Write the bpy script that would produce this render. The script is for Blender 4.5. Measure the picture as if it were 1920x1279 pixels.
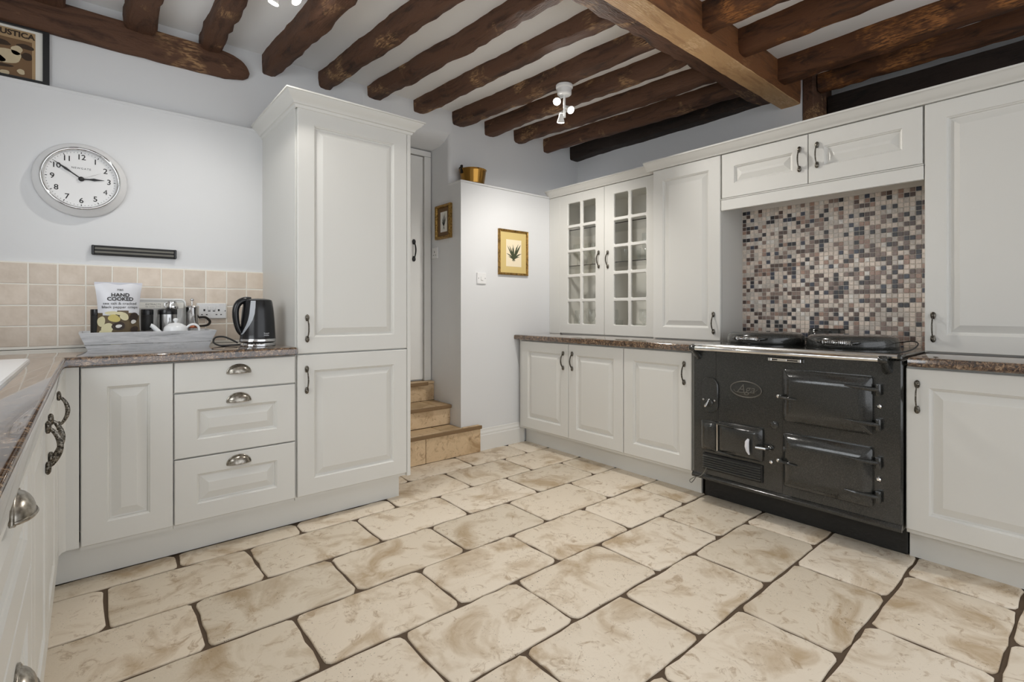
import bpy, bmesh, math, random
from mathutils import Vector, Matrix
random.seed(11)
R = random.Random(5)
scene = bpy.context.scene
for o in list(bpy.data.objects):
    bpy.data.objects.remove(o, do_unlink=True)
C = scene.collection
PI = math.pi

# ------------------------------------------------------------------ camera
# room axes: X runs along the tiled wall (to the right), Y towards that wall, Z up
cam_d = bpy.data.cameras.new('camera')
cam_d.sensor_width = 36.0
cam_d.lens = 945.0 / 1920.0 * 36.0
cam_d.shift_y = -(639.5 - 581.5) / 1920.0
cam_d.clip_start = 0.02
cam = bpy.data.objects.new('camera', cam_d)
C.objects.link(cam)
cam.location = (0, 0, 1.10)
cam.rotation_euler = (PI / 2, 0, -math.asin(0.64353))
scene.camera = cam

# ------------------------------------------------------------------ world, exposure
world = bpy.data.worlds.new('world')
scene.world = world
world.use_nodes = True
bg = world.node_tree.nodes['Background']
bg.inputs[0].default_value = (0.93, 0.96, 1.0, 1)
bg.inputs[1].default_value = 1.65
# daylight entering by the window over the sink
wl = bpy.data.lights.new('window_daylight', 'AREA')
wl.shape = 'RECTANGLE'; wl.size = 1.18; wl.size_y = 0.88
wl.energy = 9; wl.color = (0.92, 0.96, 1.0)
wlo = bpy.data.objects.new('window_daylight', wl)
C.objects.link(wlo)
wlo.location = (-0.765, 1.75, 1.60)
wlo.rotation_euler = Vector((1, 0, -0.12)).to_track_quat('-Z', 'Y').to_euler()
vs = scene.view_settings
vs.view_transform = 'Standard'
vs.look = 'None'
vs.exposure = 0.15
vs.gamma = 1.0
vs.use_curve_mapping = False
scene.cycles.transparent_max_bounces = 32


# ------------------------------------------------------------------ materials
def srgb(r, g, b):
    def f(c):
        c /= 255.0
        return c / 12.92 if c <= 0.04045 else ((c + 0.055) / 1.055) ** 2.4
    return (f(r), f(g), f(b), 1)


MATS = {}


def new_mat(name):
    m = bpy.data.materials.new(name)
    m.use_nodes = True
    nt = m.node_tree
    b = nt.nodes['Principled BSDF']
    MATS[name] = m
    return m, nt, b


def coords(nt, scale=(1, 1, 1), rnd=True):
    tc = nt.nodes.new('ShaderNodeTexCoord')
    mp = nt.nodes.new('ShaderNodeMapping')
    mp.inputs['Scale'].default_value = scale
    nt.links.new(tc.outputs['Object'], mp.inputs['Vector'])
    if rnd:
        oi = nt.nodes.new('ShaderNodeObjectInfo')
        mu = nt.nodes.new('ShaderNodeMath')
        mu.operation = 'MULTIPLY'
        mu.inputs[1].default_value = 37.0
        nt.links.new(oi.outputs['Random'], mu.inputs[0])
        nt.links.new(mu.outputs[0], mp.inputs['Location'])
    return mp.outputs[0]


def noise(nt, vec, scale, detail=4, rough=0.55, dist=0.0):
    n = nt.nodes.new('ShaderNodeTexNoise')
    n.inputs['Scale'].default_value = scale
    n.inputs['Detail'].default_value = detail
    n.inputs['Roughness'].default_value = rough
    n.inputs['Distortion'].default_value = dist
    nt.links.new(vec, n.inputs['Vector'])
    return n.outputs['Fac']


def ramp(nt, fac, stops, interp='LINEAR'):
    r = nt.nodes.new('ShaderNodeValToRGB')
    r.color_ramp.interpolation = interp
    els = r.color_ramp.elements
    while len(els) < len(stops):
        els.new(0.5)
    for e, (p, c) in zip(els, stops):
        e.position = p
        e.color = c if len(c) == 4 else (*c, 1)
    nt.links.new(fac, r.inputs[0])
    return r.outputs[0]


def mixc(nt, fac, a, b, mode='MIX'):
    m = nt.nodes.new('ShaderNodeMix')
    m.data_type = 'RGBA'
    m.blend_type = mode
    for sock, v in ((m.inputs[0], fac), (m.inputs[6], a), (m.inputs[7], b)):
        if isinstance(v, (int, float)):
            sock.default_value = v
        elif isinstance(v, tuple):
            sock.default_value = v
        else:
            nt.links.new(v, sock)
    return m.outputs[2]


def bump(nt, b, h, strength=0.3, dist=0.005):
    n = nt.nodes.new('ShaderNodeBump')
    n.inputs['Strength'].default_value = strength
    n.inputs['Distance'].default_value = dist
    nt.links.new(h, n.inputs['Height'])
    nt.links.new(n.outputs[0], b.inputs['Normal'])


def simple(name, col, rough=0.5, metal=0.0, coat=0.0, nb=None):
    m, nt, b = new_mat(name)
    b.inputs['Base Color'].default_value = col
    b.inputs['Roughness'].default_value = rough
    b.inputs['Metallic'].default_value = metal
    b.inputs['Coat Weight'].default_value = coat
    b.inputs['Coat Roughness'].default_value = 0.05
    if nb:
        sc, st, di = nb
        bump(nt, b, noise(nt, coords(nt), sc, 5), st, di)
    return m


simple('wall_paint', srgb(226, 227, 228), 0.62, nb=(9, 0.10, 0.006))
simple('ceiling_paint', srgb(248, 248, 247), 0.8, nb=(6, 0.2, 0.01))
simple('cabinet_paint', srgb(221, 220, 215), 0.38)
simple('cabinet_inside', srgb(240, 237, 230), 0.6)
simple('gloss_white', srgb(232, 231, 227), 0.25)
simple('white_plastic', srgb(236, 236, 236), 0.3)
simple('white_ceramic', srgb(240, 241, 242), 0.15)
simple('slot_dark', srgb(40, 38, 36), 0.6)
simple('grout_light', srgb(244, 240, 230), 0.8)
simple('grout_floor', srgb(92, 76, 60), 0.95, nb=(60, 0.5, 0.003))
simple('mosaic_grout', srgb(228, 222, 214), 0.8)
simple('chrome', srgb(225, 225, 225), 0.08, 1.0)
simple('steel', srgb(190, 190, 190), 0.22, 1.0)
simple('bar_metal', srgb(130, 130, 126), 0.4, 0.6)
simple('badge_metal', srgb(112, 110, 105), 0.35, 0.8)
simple('brass', srgb(158, 118, 58), 0.14, 1.0, nb=(14, 0.25, 0.004))
simple('dark_iron', srgb(38, 33, 28), 0.5, 0.6)
simple('black_plastic', srgb(24, 24, 26), 0.22)
simple('black_matt', srgb(30, 29, 28), 0.55)
simple('black_frame', srgb(26, 26, 28), 0.4)
simple('grey_strip', srgb(168, 172, 178), 0.3)
simple('ink', srgb(38, 36, 36), 0.7)
simple('ink_soft', srgb(120, 118, 112), 0.7)
simple('print_white', srgb(228, 229, 234), 0.35)
simple('paper', srgb(238, 236, 228), 0.8)
simple('cream_paper', srgb(240, 226, 196), 0.8)
simple('ochre_mat', srgb(214, 190, 126), 0.8)
simple('brown_mat', srgb(120, 94, 66), 0.8)
simple('poster_buff', srgb(178, 150, 112), 0.8)
simple('poster_brown', srgb(122, 94, 66), 0.8, nb=None)
simple('poster_dark', srgb(62, 48, 36), 0.8)
simple('poster_light', srgb(204, 188, 156), 0.8)
simple('leaf_green', srgb(66, 72, 48), 0.8)
simple('cord_black', srgb(28, 26, 25), 0.5)
simple('wire_grey', srgb(110, 108, 100), 0.5)
simple('copper', srgb(184, 112, 82), 0.3, 1.0)
simple('crisp_yellow', srgb(204, 188, 112), 0.5)
simple('crisp_pale', srgb(220, 212, 172), 0.5)
simple('crisp_brown', srgb(104, 88, 64), 0.5)
simple('pepper', srgb(58, 46, 40), 0.6)
simple('salt', srgb(230, 228, 224), 0.6)
simple('foil_edge', srgb(214, 214, 222), 0.3)

# pewter handles: dark with worn bright ridges
m, nt, b = new_mat('pewter')
v = coords(nt)
n = noise(nt, v, 220, 3)
nt.links.new(ramp(nt, n, [(0.38, srgb(48, 44, 39)), (0.68, srgb(150, 144, 133))]), b.inputs['Base Color'])
b.inputs['Metallic'].default_value = 1.0
b.inputs['Roughness'].default_value = 0.3
bump(nt, b, n, 0.5, 0.002)
m, nt, b = new_mat('pewter_light')
v = coords(nt)
n = noise(nt, v, 90, 3)
nt.links.new(ramp(nt, n, [(0.3, srgb(120, 114, 104)), (0.7, srgb(188, 182, 172))]), b.inputs['Base Color'])
b.inputs['Metallic'].default_value = 1.0
b.inputs['Roughness'].default_value = 0.28

# gilt picture frame
m, nt, b = new_mat('gilt')
v = coords(nt)
n = noise(nt, v, 60, 4)
nt.links.new(ramp(nt, n, [(0.3, srgb(96, 72, 34)), (0.7, srgb(190, 152, 84))]), b.inputs['Base Color'])
b.inputs['Metallic'].default_value = 0.7
b.inputs['Roughness'].default_value = 0.4

# black enamel
m, nt, b = new_mat('black_enamel')
v = coords(nt)
n = noise(nt, v, 320, 2)
nt.links.new(ramp(nt, n, [(0.45, srgb(40, 41, 40)), (0.8, srgb(72, 72, 68))]), b.inputs['Base Color'])
b.inputs['Roughness'].default_value = 0.16
b.inputs['Coat Weight'].default_value = 0.4
b.inputs['Coat Roughness'].default_value = 0.08
bump(nt, b, noise(nt, v, 24, 3), 0.08, 0.01)
simple('enamel_matt', srgb(30, 29, 27), 0.6, nb=(60, 0.6, 0.006))

# granite-look worktop
m, nt, b = new_mat('granite')
v = coords(nt, (1, 1, 1), False)
n1 = noise(nt, v, 62, 6, 0.75, 1.4)
n2 = noise(nt, v, 28, 5, 0.6, 0.6)
c1 = ramp(nt, n1, [(0.38, srgb(40, 30, 25)), (0.47, srgb(92, 70, 54)), (0.55, srgb(142, 118, 94)), (0.64, srgb(206, 188, 164))])
c2 = ramp(nt, n2, [(0.35, srgb(120, 100, 84)), (0.65, srgb(232, 214, 192))])
nt.links.new(mixc(nt, 0.75, c1, c2, 'MULTIPLY'), b.inputs['Base Color'])
b.inputs['Roughness'].default_value = 0.12
b.inputs['Coat Weight'].default_value = 1.0
b.inputs['Coat Roughness'].default_value = 0.03
b.inputs['IOR'].default_value = 1.6

# beige wall tile
m, nt, b = new_mat('wall_tile')
v = coords(nt)
oi = nt.nodes.new('ShaderNodeObjectInfo')
n = noise(nt, v, 16, 4)
c = ramp(nt, n, [(0.3, srgb(218, 203, 186)), (0.7, srgb(232, 219, 204))])
c2 = ramp(nt, oi.outputs['Random'], [(0.0, (0.88, 0.87, 0.86)), (1.0, (1.05, 1.04, 1.03))])
nt.links.new(mixc(nt, 1.0, c, c2, 'MULTIPLY'), b.inputs['Base Color'])
b.inputs['Roughness'].default_value = 0.28
bump(nt, b, noise(nt, v, 11, 3), 0.35, 0.012)

# stone floor
def stone(name, dark, light, vein):
    m, nt, b = new_mat(name)
    v = coords(nt)
    oi = nt.nodes.new('ShaderNodeObjectInfo')
    n1 = noise(nt, v, 4.5, 6, 0.6, 0.8)
    n2 = noise(nt, v, 16, 6, 0.72, 1.0)
    n3 = noise(nt, v, 130, 3, 0.6)
    base = ramp(nt, n1, [(0.32, dark), (0.5, light), (0.7, light)])
    tint = ramp(nt, oi.outputs['Random'], [(0.0, (0.88, 0.86, 0.82)), (0.5, (1.0, 0.97, 0.93)), (1.0, (1.08, 1.07, 1.06))])
    base = mixc(nt, 1.0, base, tint, 'MULTIPLY')
    vf = ramp(nt, n2, [(0.34, (1, 1, 1)), (0.45, (0, 0, 0))])
    base = mixc(nt, mixc(nt, 1.0, vf, (0.7, 0.7, 0.7, 1), 'MULTIPLY'), base, vein)
    mask = ramp(nt, noise(nt, v, 7, 2), [(0.5, (0, 0, 0)), (0.62, (1, 1, 1))])
    pits = ramp(nt, n3, [(0.30, (1, 1, 1)), (0.36, (0, 0, 0))])
    pm = mixc(nt, 1.0, pits, mask, 'MULTIPLY')
    base = mixc(nt, pm, base, srgb(104, 84, 62))
    nt.links.new(base, b.inputs['Base Color'])
    b.inputs['Roughness'].default_value = 0.5
    b.inputs['Specular IOR Level'].default_value = 0.35
    h = mixc(nt, 0.5, n2, n1)
    bump(nt, b, h, 0.35, 0.012)
stone('floor_stone', srgb(190, 169, 140), srgb(231, 220, 203), srgb(172, 146, 114))
stone('step_stone', srgb(176, 148, 112), srgb(214, 190, 156), srgb(150, 118, 84))
simple('step_edge', srgb(128, 102, 70), 0.6, nb=(40, 0.4, 0.004))

# timbers: grain along local X
def timber(name, dark, mid, light, edge=0.62):
    m, nt, b = new_mat(name)
    v = coords(nt, (1.0, 5.0, 5.0))
    v2 = coords(nt, (1, 1, 1))
    n1 = noise(nt, v, 3.5, 7, 0.65, 0.8)
    n2 = noise(nt, v, 26, 4, 0.6, 0.4)
    n3 = noise(nt, v2, 3.4, 4, 0.6, 0.5)
    c = ramp(nt, n1, [(0.32, dark), (0.52, mid), (0.74, mid)])
    worn = ramp(nt, n3, [(edge, (0, 0, 0)), (edge + 0.1, (1, 1, 1))])
    strk = ramp(nt, n2, [(0.42, (0, 0, 0)), (0.6, (1, 1, 1))])
    c = mixc(nt, mixc(nt, 1.0, worn, strk, 'MULTIPLY'), c, light)
    nt.links.new(c, b.inputs['Base Color'])
    b.inputs['Roughness'].default_value = 0.65
    b.inputs['Specular IOR Level'].default_value = 0.25
    bump(nt, b, mixc(nt, 0.4, n1, n2), 0.6, 0.02)
timber('oak_dark', srgb(56, 40, 32), srgb(98, 70, 54), srgb(182, 144, 102), 0.56)
timber('oak_rust', srgb(50, 36, 28), srgb(98, 64, 42), srgb(168, 112, 64), 0.52)
timber('oak_black', srgb(30, 25, 23), srgb(48, 38, 33), srgb(80, 60, 46), 0.64)
timber('oak_stain', srgb(92, 60, 38), srgb(128, 84, 52), srgb(150, 104, 66), 0.55)
timber('oak_gold', srgb(170, 132, 92), srgb(196, 158, 114), srgb(214, 180, 138), 0.5)
# washed wood tray
m, nt, b = new_mat('washed_wood')
v = coords(nt, (1.2, 9, 9))
n1 = noise(nt, v, 5, 6, 0.7, 1.0)
nt.links.new(ramp(nt, n1, [(0.30, srgb(110, 110, 110)), (0.40, srgb(204, 206, 208)), (0.6, srgb(232, 233, 235))]), b.inputs['Base Color'])
b.inputs['Roughness'].default_value = 0.6
bump(nt, b, n1, 0.4, 0.004)

# glass
def glassmat(name, col, ior=1.45):
    m, nt, b = new_mat(name)
    nt.nodes.remove(b)
    out = nt.nodes['Material Output']
    tr = nt.nodes.new('ShaderNodeBsdfTransparent')
    gl = nt.nodes.new('ShaderNodeBsdfGlossy')
    gl.inputs['Roughness'].default_value = 0.02
    tr.inputs[0].default_value = col
    fr = nt.nodes.new('ShaderNodeFresnel')
    ge = nt.nodes.new('ShaderNodeNewGeometry')
    ma = nt.nodes.new('ShaderNodeMath'); ma.operation = 'MULTIPLY_ADD'
    ma.inputs[1].default_value = 1 / ior - ior; ma.inputs[2].default_value = ior
    nt.links.new(ge.outputs['Backfacing'], ma.inputs[0]); nt.links.new(ma.outputs[0], fr.inputs[0])
    mx = nt.nodes.new('ShaderNodeMixShader')
    nt.links.new(fr.outputs[0], mx.inputs[0])
    nt.links.new(tr.outputs[0], mx.inputs[1])
    nt.links.new(gl.outputs[0], mx.inputs[2])
    nt.links.new(mx.outputs[0], out.inputs[0])
    return m
glassmat('pane_glass', (0.98, 0.985, 0.98, 1))
glassmat('clear_glass', (0.93, 0.94, 0.935, 1), ior=1.75)
glassmat('shelf_glass', (0.985, 0.99, 0.985, 1))

# lamp
m, nt, b = new_mat('bulb_glow')
b.inputs['Emission Color'].default_value = (1.0, 0.95, 0.86, 1)
b.inputs['Emission Strength'].default_value = 25.0

MOS = [(srgb(228, 215, 202), .31), (srgb(206, 197, 187), .21), (srgb(144, 124, 114), .13), (srgb(94, 76, 68), .10),
       (srgb(50, 47, 50), .09), (srgb(66, 70, 84), .04), (srgb(170, 140, 124), .08), (srgb(230, 226, 219), .04)]
for i, (c, w) in enumerate(MOS):
    m, nt, b = new_mat('mosaic_%d' % i)
    n = noise(nt, coords(nt), 90, 3)
    k = ramp(nt, n, [(0.3, (0.8, 0.8, 0.8)), (0.7, (1.15, 1.12, 1.1))])
    nt.links.new(mixc(nt, 1.0, c, k, 'MULTIPLY'), b.inputs['Base Color'])
    b.inputs['Roughness'].default_value = 0.3


# ------------------------------------------------------------------ mesh helpers
class MB:
    def __init__(s):
        s.v = []; s.f = []; s.m = []

    def add(s, vs_, fs, mi=0):
        o = len(s.v)
        s.v += [tuple(p) for p in vs_]
        for f in fs:
            s.f.append([i + o for i in f]); s.m.append(mi)
        return s

    def box(s, x0, x1, y0, y1, z0, z1, b=0.0, mi=0):
        if b <= 0:
            p = [(x0, y0, z0), (x1, y0, z0), (x1, y1, z0), (x0, y1, z0), (x0, y0, z1), (x1, y0, z1), (x1, y1, z1), (x0, y1, z1)]
            return s.add(p, [(0, 3, 2, 1), (4, 5, 6, 7), (0, 1, 5, 4), (1, 2, 6, 5), (2, 3, 7, 6), (3, 0, 4, 7)], mi)
        # chamfered box
        X = (x0, x1); Y = (y0, y1); Z = (z0, z1)
        vs_ = []; idx = {}
        for i in (0, 1):
            for j in (0, 1):
                for k in (0, 1):
                    sx = b if i == 0 else -b; sy = b if j == 0 else -b; sz = b if k == 0 else -b
                    for a, p in enumerate(((X[i], Y[j] + sy, Z[k] + sz), (X[i] + sx, Y[j], Z[k] + sz), (X[i] + sx, Y[j] + sy, Z[k]))):
                        idx[(i, j, k, a)] = len(vs_); vs_.append(p)
        g = lambda i, j, k, a: idx[(i, j, k, a)]
        fs = [(g(0, 0, 0, 0), g(0, 0, 1, 0), g(0, 1, 1, 0), g(0, 1, 0, 0)), (g(1, 0, 0, 0), g(1, 1, 0, 0), g(1, 1, 1, 0), g(1, 0, 1, 0)),
              (g(0, 0, 0, 1), g(1, 0, 0, 1), g(1, 0, 1, 1), g(0, 0, 1, 1)), (g(0, 1, 0, 1), g(0, 1, 1, 1), g(1, 1, 1, 1), g(1, 1, 0, 1)),
              (g(0, 0, 0, 2), g(0, 1, 0, 2), g(1, 1, 0, 2), g(1, 0, 0, 2)), (g(0, 0, 1, 2), g(1, 0, 1, 2), g(1, 1, 1, 2), g(0, 1, 1, 2))]
        for j in (0, 1):
            for k in (0, 1):
                fs.append((g(0, j, k, 1), g(1, j, k, 1), g(1, j, k, 2), g(0, j, k, 2)))
        for i in (0, 1):
            for k in (0, 1):
                fs.append((g(i, 0, k, 0), g(i, 1, k, 0), g(i, 1, k, 2), g(i, 0, k, 2)))
        for i in (0, 1):
            for j in (0, 1):
                fs.append((g(i, j, 0, 0), g(i, j, 1, 0), g(i, j, 1, 1), g(i, j, 0, 1)))
        for i in (0, 1):
            for j in (0, 1):
                for k in (0, 1):
                    fs.append((g(i, j, k, 0), g(i, j, k, 1), g(i, j, k, 2)))
        return s.add(vs_, fs, mi)

    def loft(s, loops, close=True, cap0=True, cap1=True, mi=0):
        n = len(loops[0]); vs_ = [p for l in loops for p in l]; fs = []
        for k in range(len(loops) - 1):
            for i in range(n if close else n - 1):
                j = (i + 1) % n
                fs.append((k * n + i, k * n + j, (k + 1) * n + j, (k + 1) * n + i))
        if cap0: fs.append(tuple(range(n - 1, -1, -1)))
        if cap1: fs.append(tuple((len(loops) - 1) * n + i for i in range(n)))
        return s.add(vs_, fs, mi)

    def lathe(s, prof, n=32, c=(0, 0, 0), axis='z', mi=0, cap0=True, cap1=True):
        loops = []
        for r, h in prof:
            l = []
            for i in range(n):
                a = 2 * PI * i / n
                x, y = r * math.cos(a), r * math.sin(a)
                if axis == 'z': p = (c[0] + x, c[1] + y, c[2] + h)
                elif axis == 'y': p = (c[0] + x, c[1] - h, c[2] + y)      # h towards -y (front)
                else: p = (c[0] + h, c[1] + x, c[2] + y)
                l.append(p)
            loops.append(l)
        return s.loft(loops, True, cap0, cap1, mi)

    def tube(s, path, rad, n=10, mi=0, squash=1.0, sm=0):
        P = [Vector(p) for p in path]
        if isinstance(rad, (int, float)): rad = [rad] * len(P)
        if sm:                                      # Catmull-Rom through the given points
            Q = []; q = []
            for i in range(len(P) - 1):
                p0, p1, p2, p3 = P[max(i - 1, 0)], P[i], P[i + 1], P[min(i + 2, len(P) - 1)]
                for k in range(sm):
                    t = k / sm
                    Q.append(0.5 * (2 * p1 + (p2 - p0) * t + (2 * p0 - 5 * p1 + 4 * p2 - p3) * t * t + (3 * p1 - p0 - 3 * p2 + p3) * t ** 3))
                    q.append(rad[i] + (rad[i + 1] - rad[i]) * t)
            P = Q + [P[-1]]; rad = q + [rad[-1]]
        loops = []; up = None
        for i, p in enumerate(P):
            t = (P[min(i + 1, len(P) - 1)] - P[max(i - 1, 0)]).normalized()
            if up is None:
                up = Vector((0, 0, 1)) if abs(t.z) < 0.9 else Vector((1, 0, 0))
            a = t.cross(up).normalized(); b_ = a.cross(t).normalized(); up = b_
            loops.append([tuple(p + (a * math.cos(2 * PI * k / n) * squash + b_ * math.sin(2 * PI * k / n)) * rad[i]) for k in range(n)])
        return s.loft(loops, True, True, True, mi)

    def prism(s, outline, y0, y1, mi=0):            # outline in (x, z), extruded along y
        return s.loft([[(x, y1, z) for x, z in outline], [(x, y0, z) for x, z in outline]], mi=mi)

    def build(s, name, mats, parent=None, loc=(0, 0, 0), rz=0.0, smooth=None, rot=None):
        me = bpy.data.meshes.new(name)
        me.from_pydata(s.v, [], s.f)
        if isinstance(mats, str): mats = [mats]
        for mm in mats: me.materials.append(MATS[mm])
        if len(mats) > 1: me.polygons.foreach_set('material_index', s.m)
        bm = bmesh.new(); bm.from_mesh(me)
        bmesh.ops.recalc_face_normals(bm, faces=bm.faces)
        bm.to_mesh(me); bm.free()
        if smooth is not None:
            me.shade_smooth(); me.set_sharp_from_angle(angle=math.radians(smooth))
        return link(name, me, parent, loc, rz, rot)


def link(name, me, parent=None, loc=(0, 0, 0), rz=0.0, rot=None):
    o = bpy.data.objects.new(name, me)
    C.objects.link(o)
    o.location = loc
    o.rotation_euler = rot if rot else (0, 0, rz)
    if parent: o.parent = parent
    return o


def tag(o, label, cat, group=None):
    o['label'] = label; o['category'] = cat
    if group: o['group'] = group
    return o


def thing(name, label, cat, loc=(0, 0, 0), rz=0.0, group=None):
    o = bpy.data.objects.new(name, None)
    o.empty_display_size = 0.1
    C.objects.link(o)
    o.location = loc; o.rotation_euler = (0, 0, rz)
    return tag(o, label, cat, group)


def struct(o, label=None):
    o['kind'] = 'structure'
    if label: o['label'] = label
    return o


def rrect(x0, x1, z0, z1, r, n=4):
    out = []
    for cx, cz, a0 in ((x1 - r, z0 + r, -90), (x1 - r, z1 - r, 0), (x0 + r, z1 - r, 90), (x0 + r, z0 + r, 180)):
        for k in range(n + 1):
            a = math.radians(a0 + 90 * k / n)
            out.append((cx + r * math.cos(a), cz + r * math.sin(a)))
    return out


def text_geo(body, size, spacing=1.0, shear=0.0, bold=0.0):
    cu = bpy.data.curves.new('lettering', 'FONT')
    cu.body = body; cu.size = size; cu.align_x = 'CENTER'; cu.align_y = 'CENTER'
    cu.space_character = spacing; cu.shear = shear; cu.resolution_u = 3; cu.offset = bold
    o = bpy.data.objects.new('lettering', cu)
    C.objects.link(o)
    bpy.context.view_layer.update()
    me = bpy.data.meshes.new_from_object(o.evaluated_get(bpy.context.evaluated_depsgraph_get()))
    vs_ = [tuple(p.co) for p in me.vertices]; fs = [tuple(p.vertices) for p in me.polygons]
    bpy.data.objects.remove(o); bpy.data.curves.remove(cu); bpy.data.meshes.remove(me)
    return vs_, fs


def lettering(name, items, mat, parent, surf):
    """items: (text, size, x, z, kw); surf(x, z) -> y of the printed surface (local)"""
    mb = MB()
    for body, size, x, z, kw in items:
        vs_, fs = text_geo(body, size, **kw)
        mb.add([(x + a, surf(x + a, z + b_), z + b_) for a, b_, _ in vs_], fs)
    me = bpy.data.meshes.new(name)
    me.from_pydata(mb.v, [], mb.f)
    me.materials.append(MATS[mat])
    return link(name, me, parent)


# orientation of units: AF faces -Y, BF faces -X, LF faces +X
AF, BF, LF = 0.0, -PI / 2, PI / 2

# ------------------------------------------------------------------ room shell
YW, YF, XR = 3.296, 3.35, 3.65       # tiled wall, upper wall, right wall
ZC = 2.665                           # plaster between the joists

mb = MB().box(-0.9, 4.8, -2.6, 4.0, -0.10, -0.007)
floor = struct(mb.build('floor', 'grout_floor'), 'stone tiled kitchen floor with dark brown joints')
mb = MB().box(-0.9, 4.8, -2.6, 3.9, ZC, ZC + 0.08)
struct(mb.build('ceiling', 'ceiling_paint'), 'white plaster ceiling between old timbers')

# tiled wall with its shallow boxing (ledge at 2.18 m)
mb = MB().box(-0.9, 1.46, YF, YF + 0.12, 2.165, ZC)
struct(mb.build('wall_upper', 'wall_paint'), 'white upper wall set back behind the ledge')
mb = MB().box(0.804, 1.46, YW + 0.001, YW + 0.05, 0, 2.165)
struct(mb.build('wall_recess', 'wall_paint'))
mb = MB().box(-0.9, 0.804, YW, YW + 0.05, 0, 2.165)
wall_back = struct(mb.build('wall_back', 'wall_paint'), 'white wall behind the worktop with beige tiles')
mb = MB().box(-0.9, 1.46, YW - 0.003, YF, 2.165, 2.182, 0.002)
struct(mb.build('trim_1', 'wall_paint'), 'narrow white ledge along the top of the tiled wall')
# wall over the stair opening: soft plaster soffit curving back to the door
mb = MB().loft([[(x, y, z) for y, z in ((YF, ZC), (YF, 2.50), (3.375, 2.462), (3.42, 2.436), (3.50, 2.416), (3.66, 2.408), (3.66, ZC))] for x in (1.46, 2.20)])
struct(mb.build('wall_lintel', 'wall_paint', smooth=80))
cr = []
for k in range(7):
    a = PI / 2 * k / 6
    cr.append((2.169 + 0.03 - 0.03 * math.sin(a), YF + 0.03 - 0.03 * math.cos(a)))
out = [(4.8, YF), *cr, (2.169, 3.74), (2.30, 3.74), (2.30, YF + 0.10), (4.8, YF + 0.10)]
mb = MB().loft([[(x, y, z) for x, y in out] for z in (2.09, ZC)])
mb.box(2.169, 2.30, YF + 0.0005, 3.74, 0, 2.09)
struct(mb.build('wall_far', 'wall_paint', smooth=40))
mb = MB().box(1.40, 2.169, 3.66, 3.74, 0, 2.6).box(1.34, 1.40, YW + 0.06, 3.74, 0, 2.41)
struct(mb.build('wall_stairs', 'wall_paint'))
# half-height partition with shelf cap
mb = MB().box(2.169, 3.16, 3.185, YF, 0, 2.078)
struct(mb.build('wall_partition', 'wall_paint'), 'half-height white partition wall beside the steps')
mb = MB().box(2.160, 3.16, 3.172, YF, 2.078, 2.092, 0.003)
struct(mb.build('trim_2', 'wall_paint'), 'white shelf cap on the half-height partition')
# skirting on partition
prof = [(0, 0), (-0.016, 0), (-0.016, 0.115), (-0.012, 0.122), (-0.012, 0.135), (-0.006, 0.150), (-0.004, 0.165), (0, 0.168)]
mb = MB().loft([[(x, 3.185 + o, z) for o, z in prof] for x in (2.335, 2.80)])
struct(mb.build('baseboard_partition', 'gloss_white'), 'white moulded skirting board below the partition')
# right wall, jogs back beyond the main beam
mb = MB().box(XR, XR + 0.12, 1.33, YF, 0, ZC).box(XR + 0.12, 4.1, 1.33, 1.45, 0, ZC).box(4.0, 4.1, -2.6, 1.33, 0, ZC)
struct(mb.build('wall_right', 'wall_paint'))
# left wall with window opening over the sink
mb = MB().box(-0.84, -0.70, -2.6, 1.1, 0, ZC).box(-0.84, -0.70, 2.4, 3.3, 0, ZC).box(-0.84, -0.70, 1.1, 2.4, 0, 1.10).box(-0.84, -0.70, 1.1, 2.4, 2.10, ZC)
struct(mb.build('wall_left', 'wall_paint'))
w1 = MB()
for (a, b_, c_, d_) in ((1.1, 1.15, 1.1, 2.1), (2.35, 2.4, 1.1, 2.1), (1.72, 1.78, 1.15, 2.05), (1.15, 2.35, 1.1, 1.15), (1.15, 2.35, 2.05, 2.1)):
    w1.box(-0.80, -0.74, a, b_, c_, d_)
w1 = struct(w1.build('window_1', 'gloss_white'), 'white window over the sink')
for a, b_ in ((1.15, 1.72), (1.78, 2.35)):
    MB().box(-0.775, -0.769, a, b_, 1.15, 2.05).build('pane', 'pane_glass', w1)

# --- floor tiles (running bond, rounded worn corners)
PX, PY = 0.511, 0.3355


def tile_mesh(x0, x1, y0, y1, name='tile', r=0.03, zt=0.0, th=0.012, gap=0.006, wob=0.004):
    x0 += gap; x1 -= gap; y0 += gap; y1 -= gap
    r = min(r, (x1 - x0) / 3, (y1 - y0) / 3)
    base = rrect(x0, x1, y0, y1, r, 3)
    pts = []
    for i, p in enumerate(base):
        q = base[(i + 1) % len(base)]
        L = math.hypot(q[0] - p[0], q[1] - p[1])
        k = max(1, int(L / 0.055))
        for j in range(k):
            t = j / k
            pts.append((p[0] + (q[0] - p[0]) * t + R.uniform(-wob, wob), p[1] + (q[1] - p[1]) * t + R.uniform(-wob, wob)))
    cx, cy = (x0 + x1) / 2, (y0 + y1) / 2
    ins = lambda d: [(x + (cx - x) / max(abs(cx - x), 1e-4) * d * min(1, abs(cx - x) / .05), y + (cy - y) / max(abs(cy - y), 1e-4) * d * min(1, abs(cy - y) / .05)) for x, y in pts]
    mb = MB()
    a, b_ = ins(0.0015), ins(0.005)
    mb.loft([[(x, y, zt - th) for x, y in pts], [(x, y, zt - 0.004) for x, y in pts], [(x, y, zt - 0.001) for x, y in a], [(x, y, zt) for x, y in b_]], cap0=False)
    return mb


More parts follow.
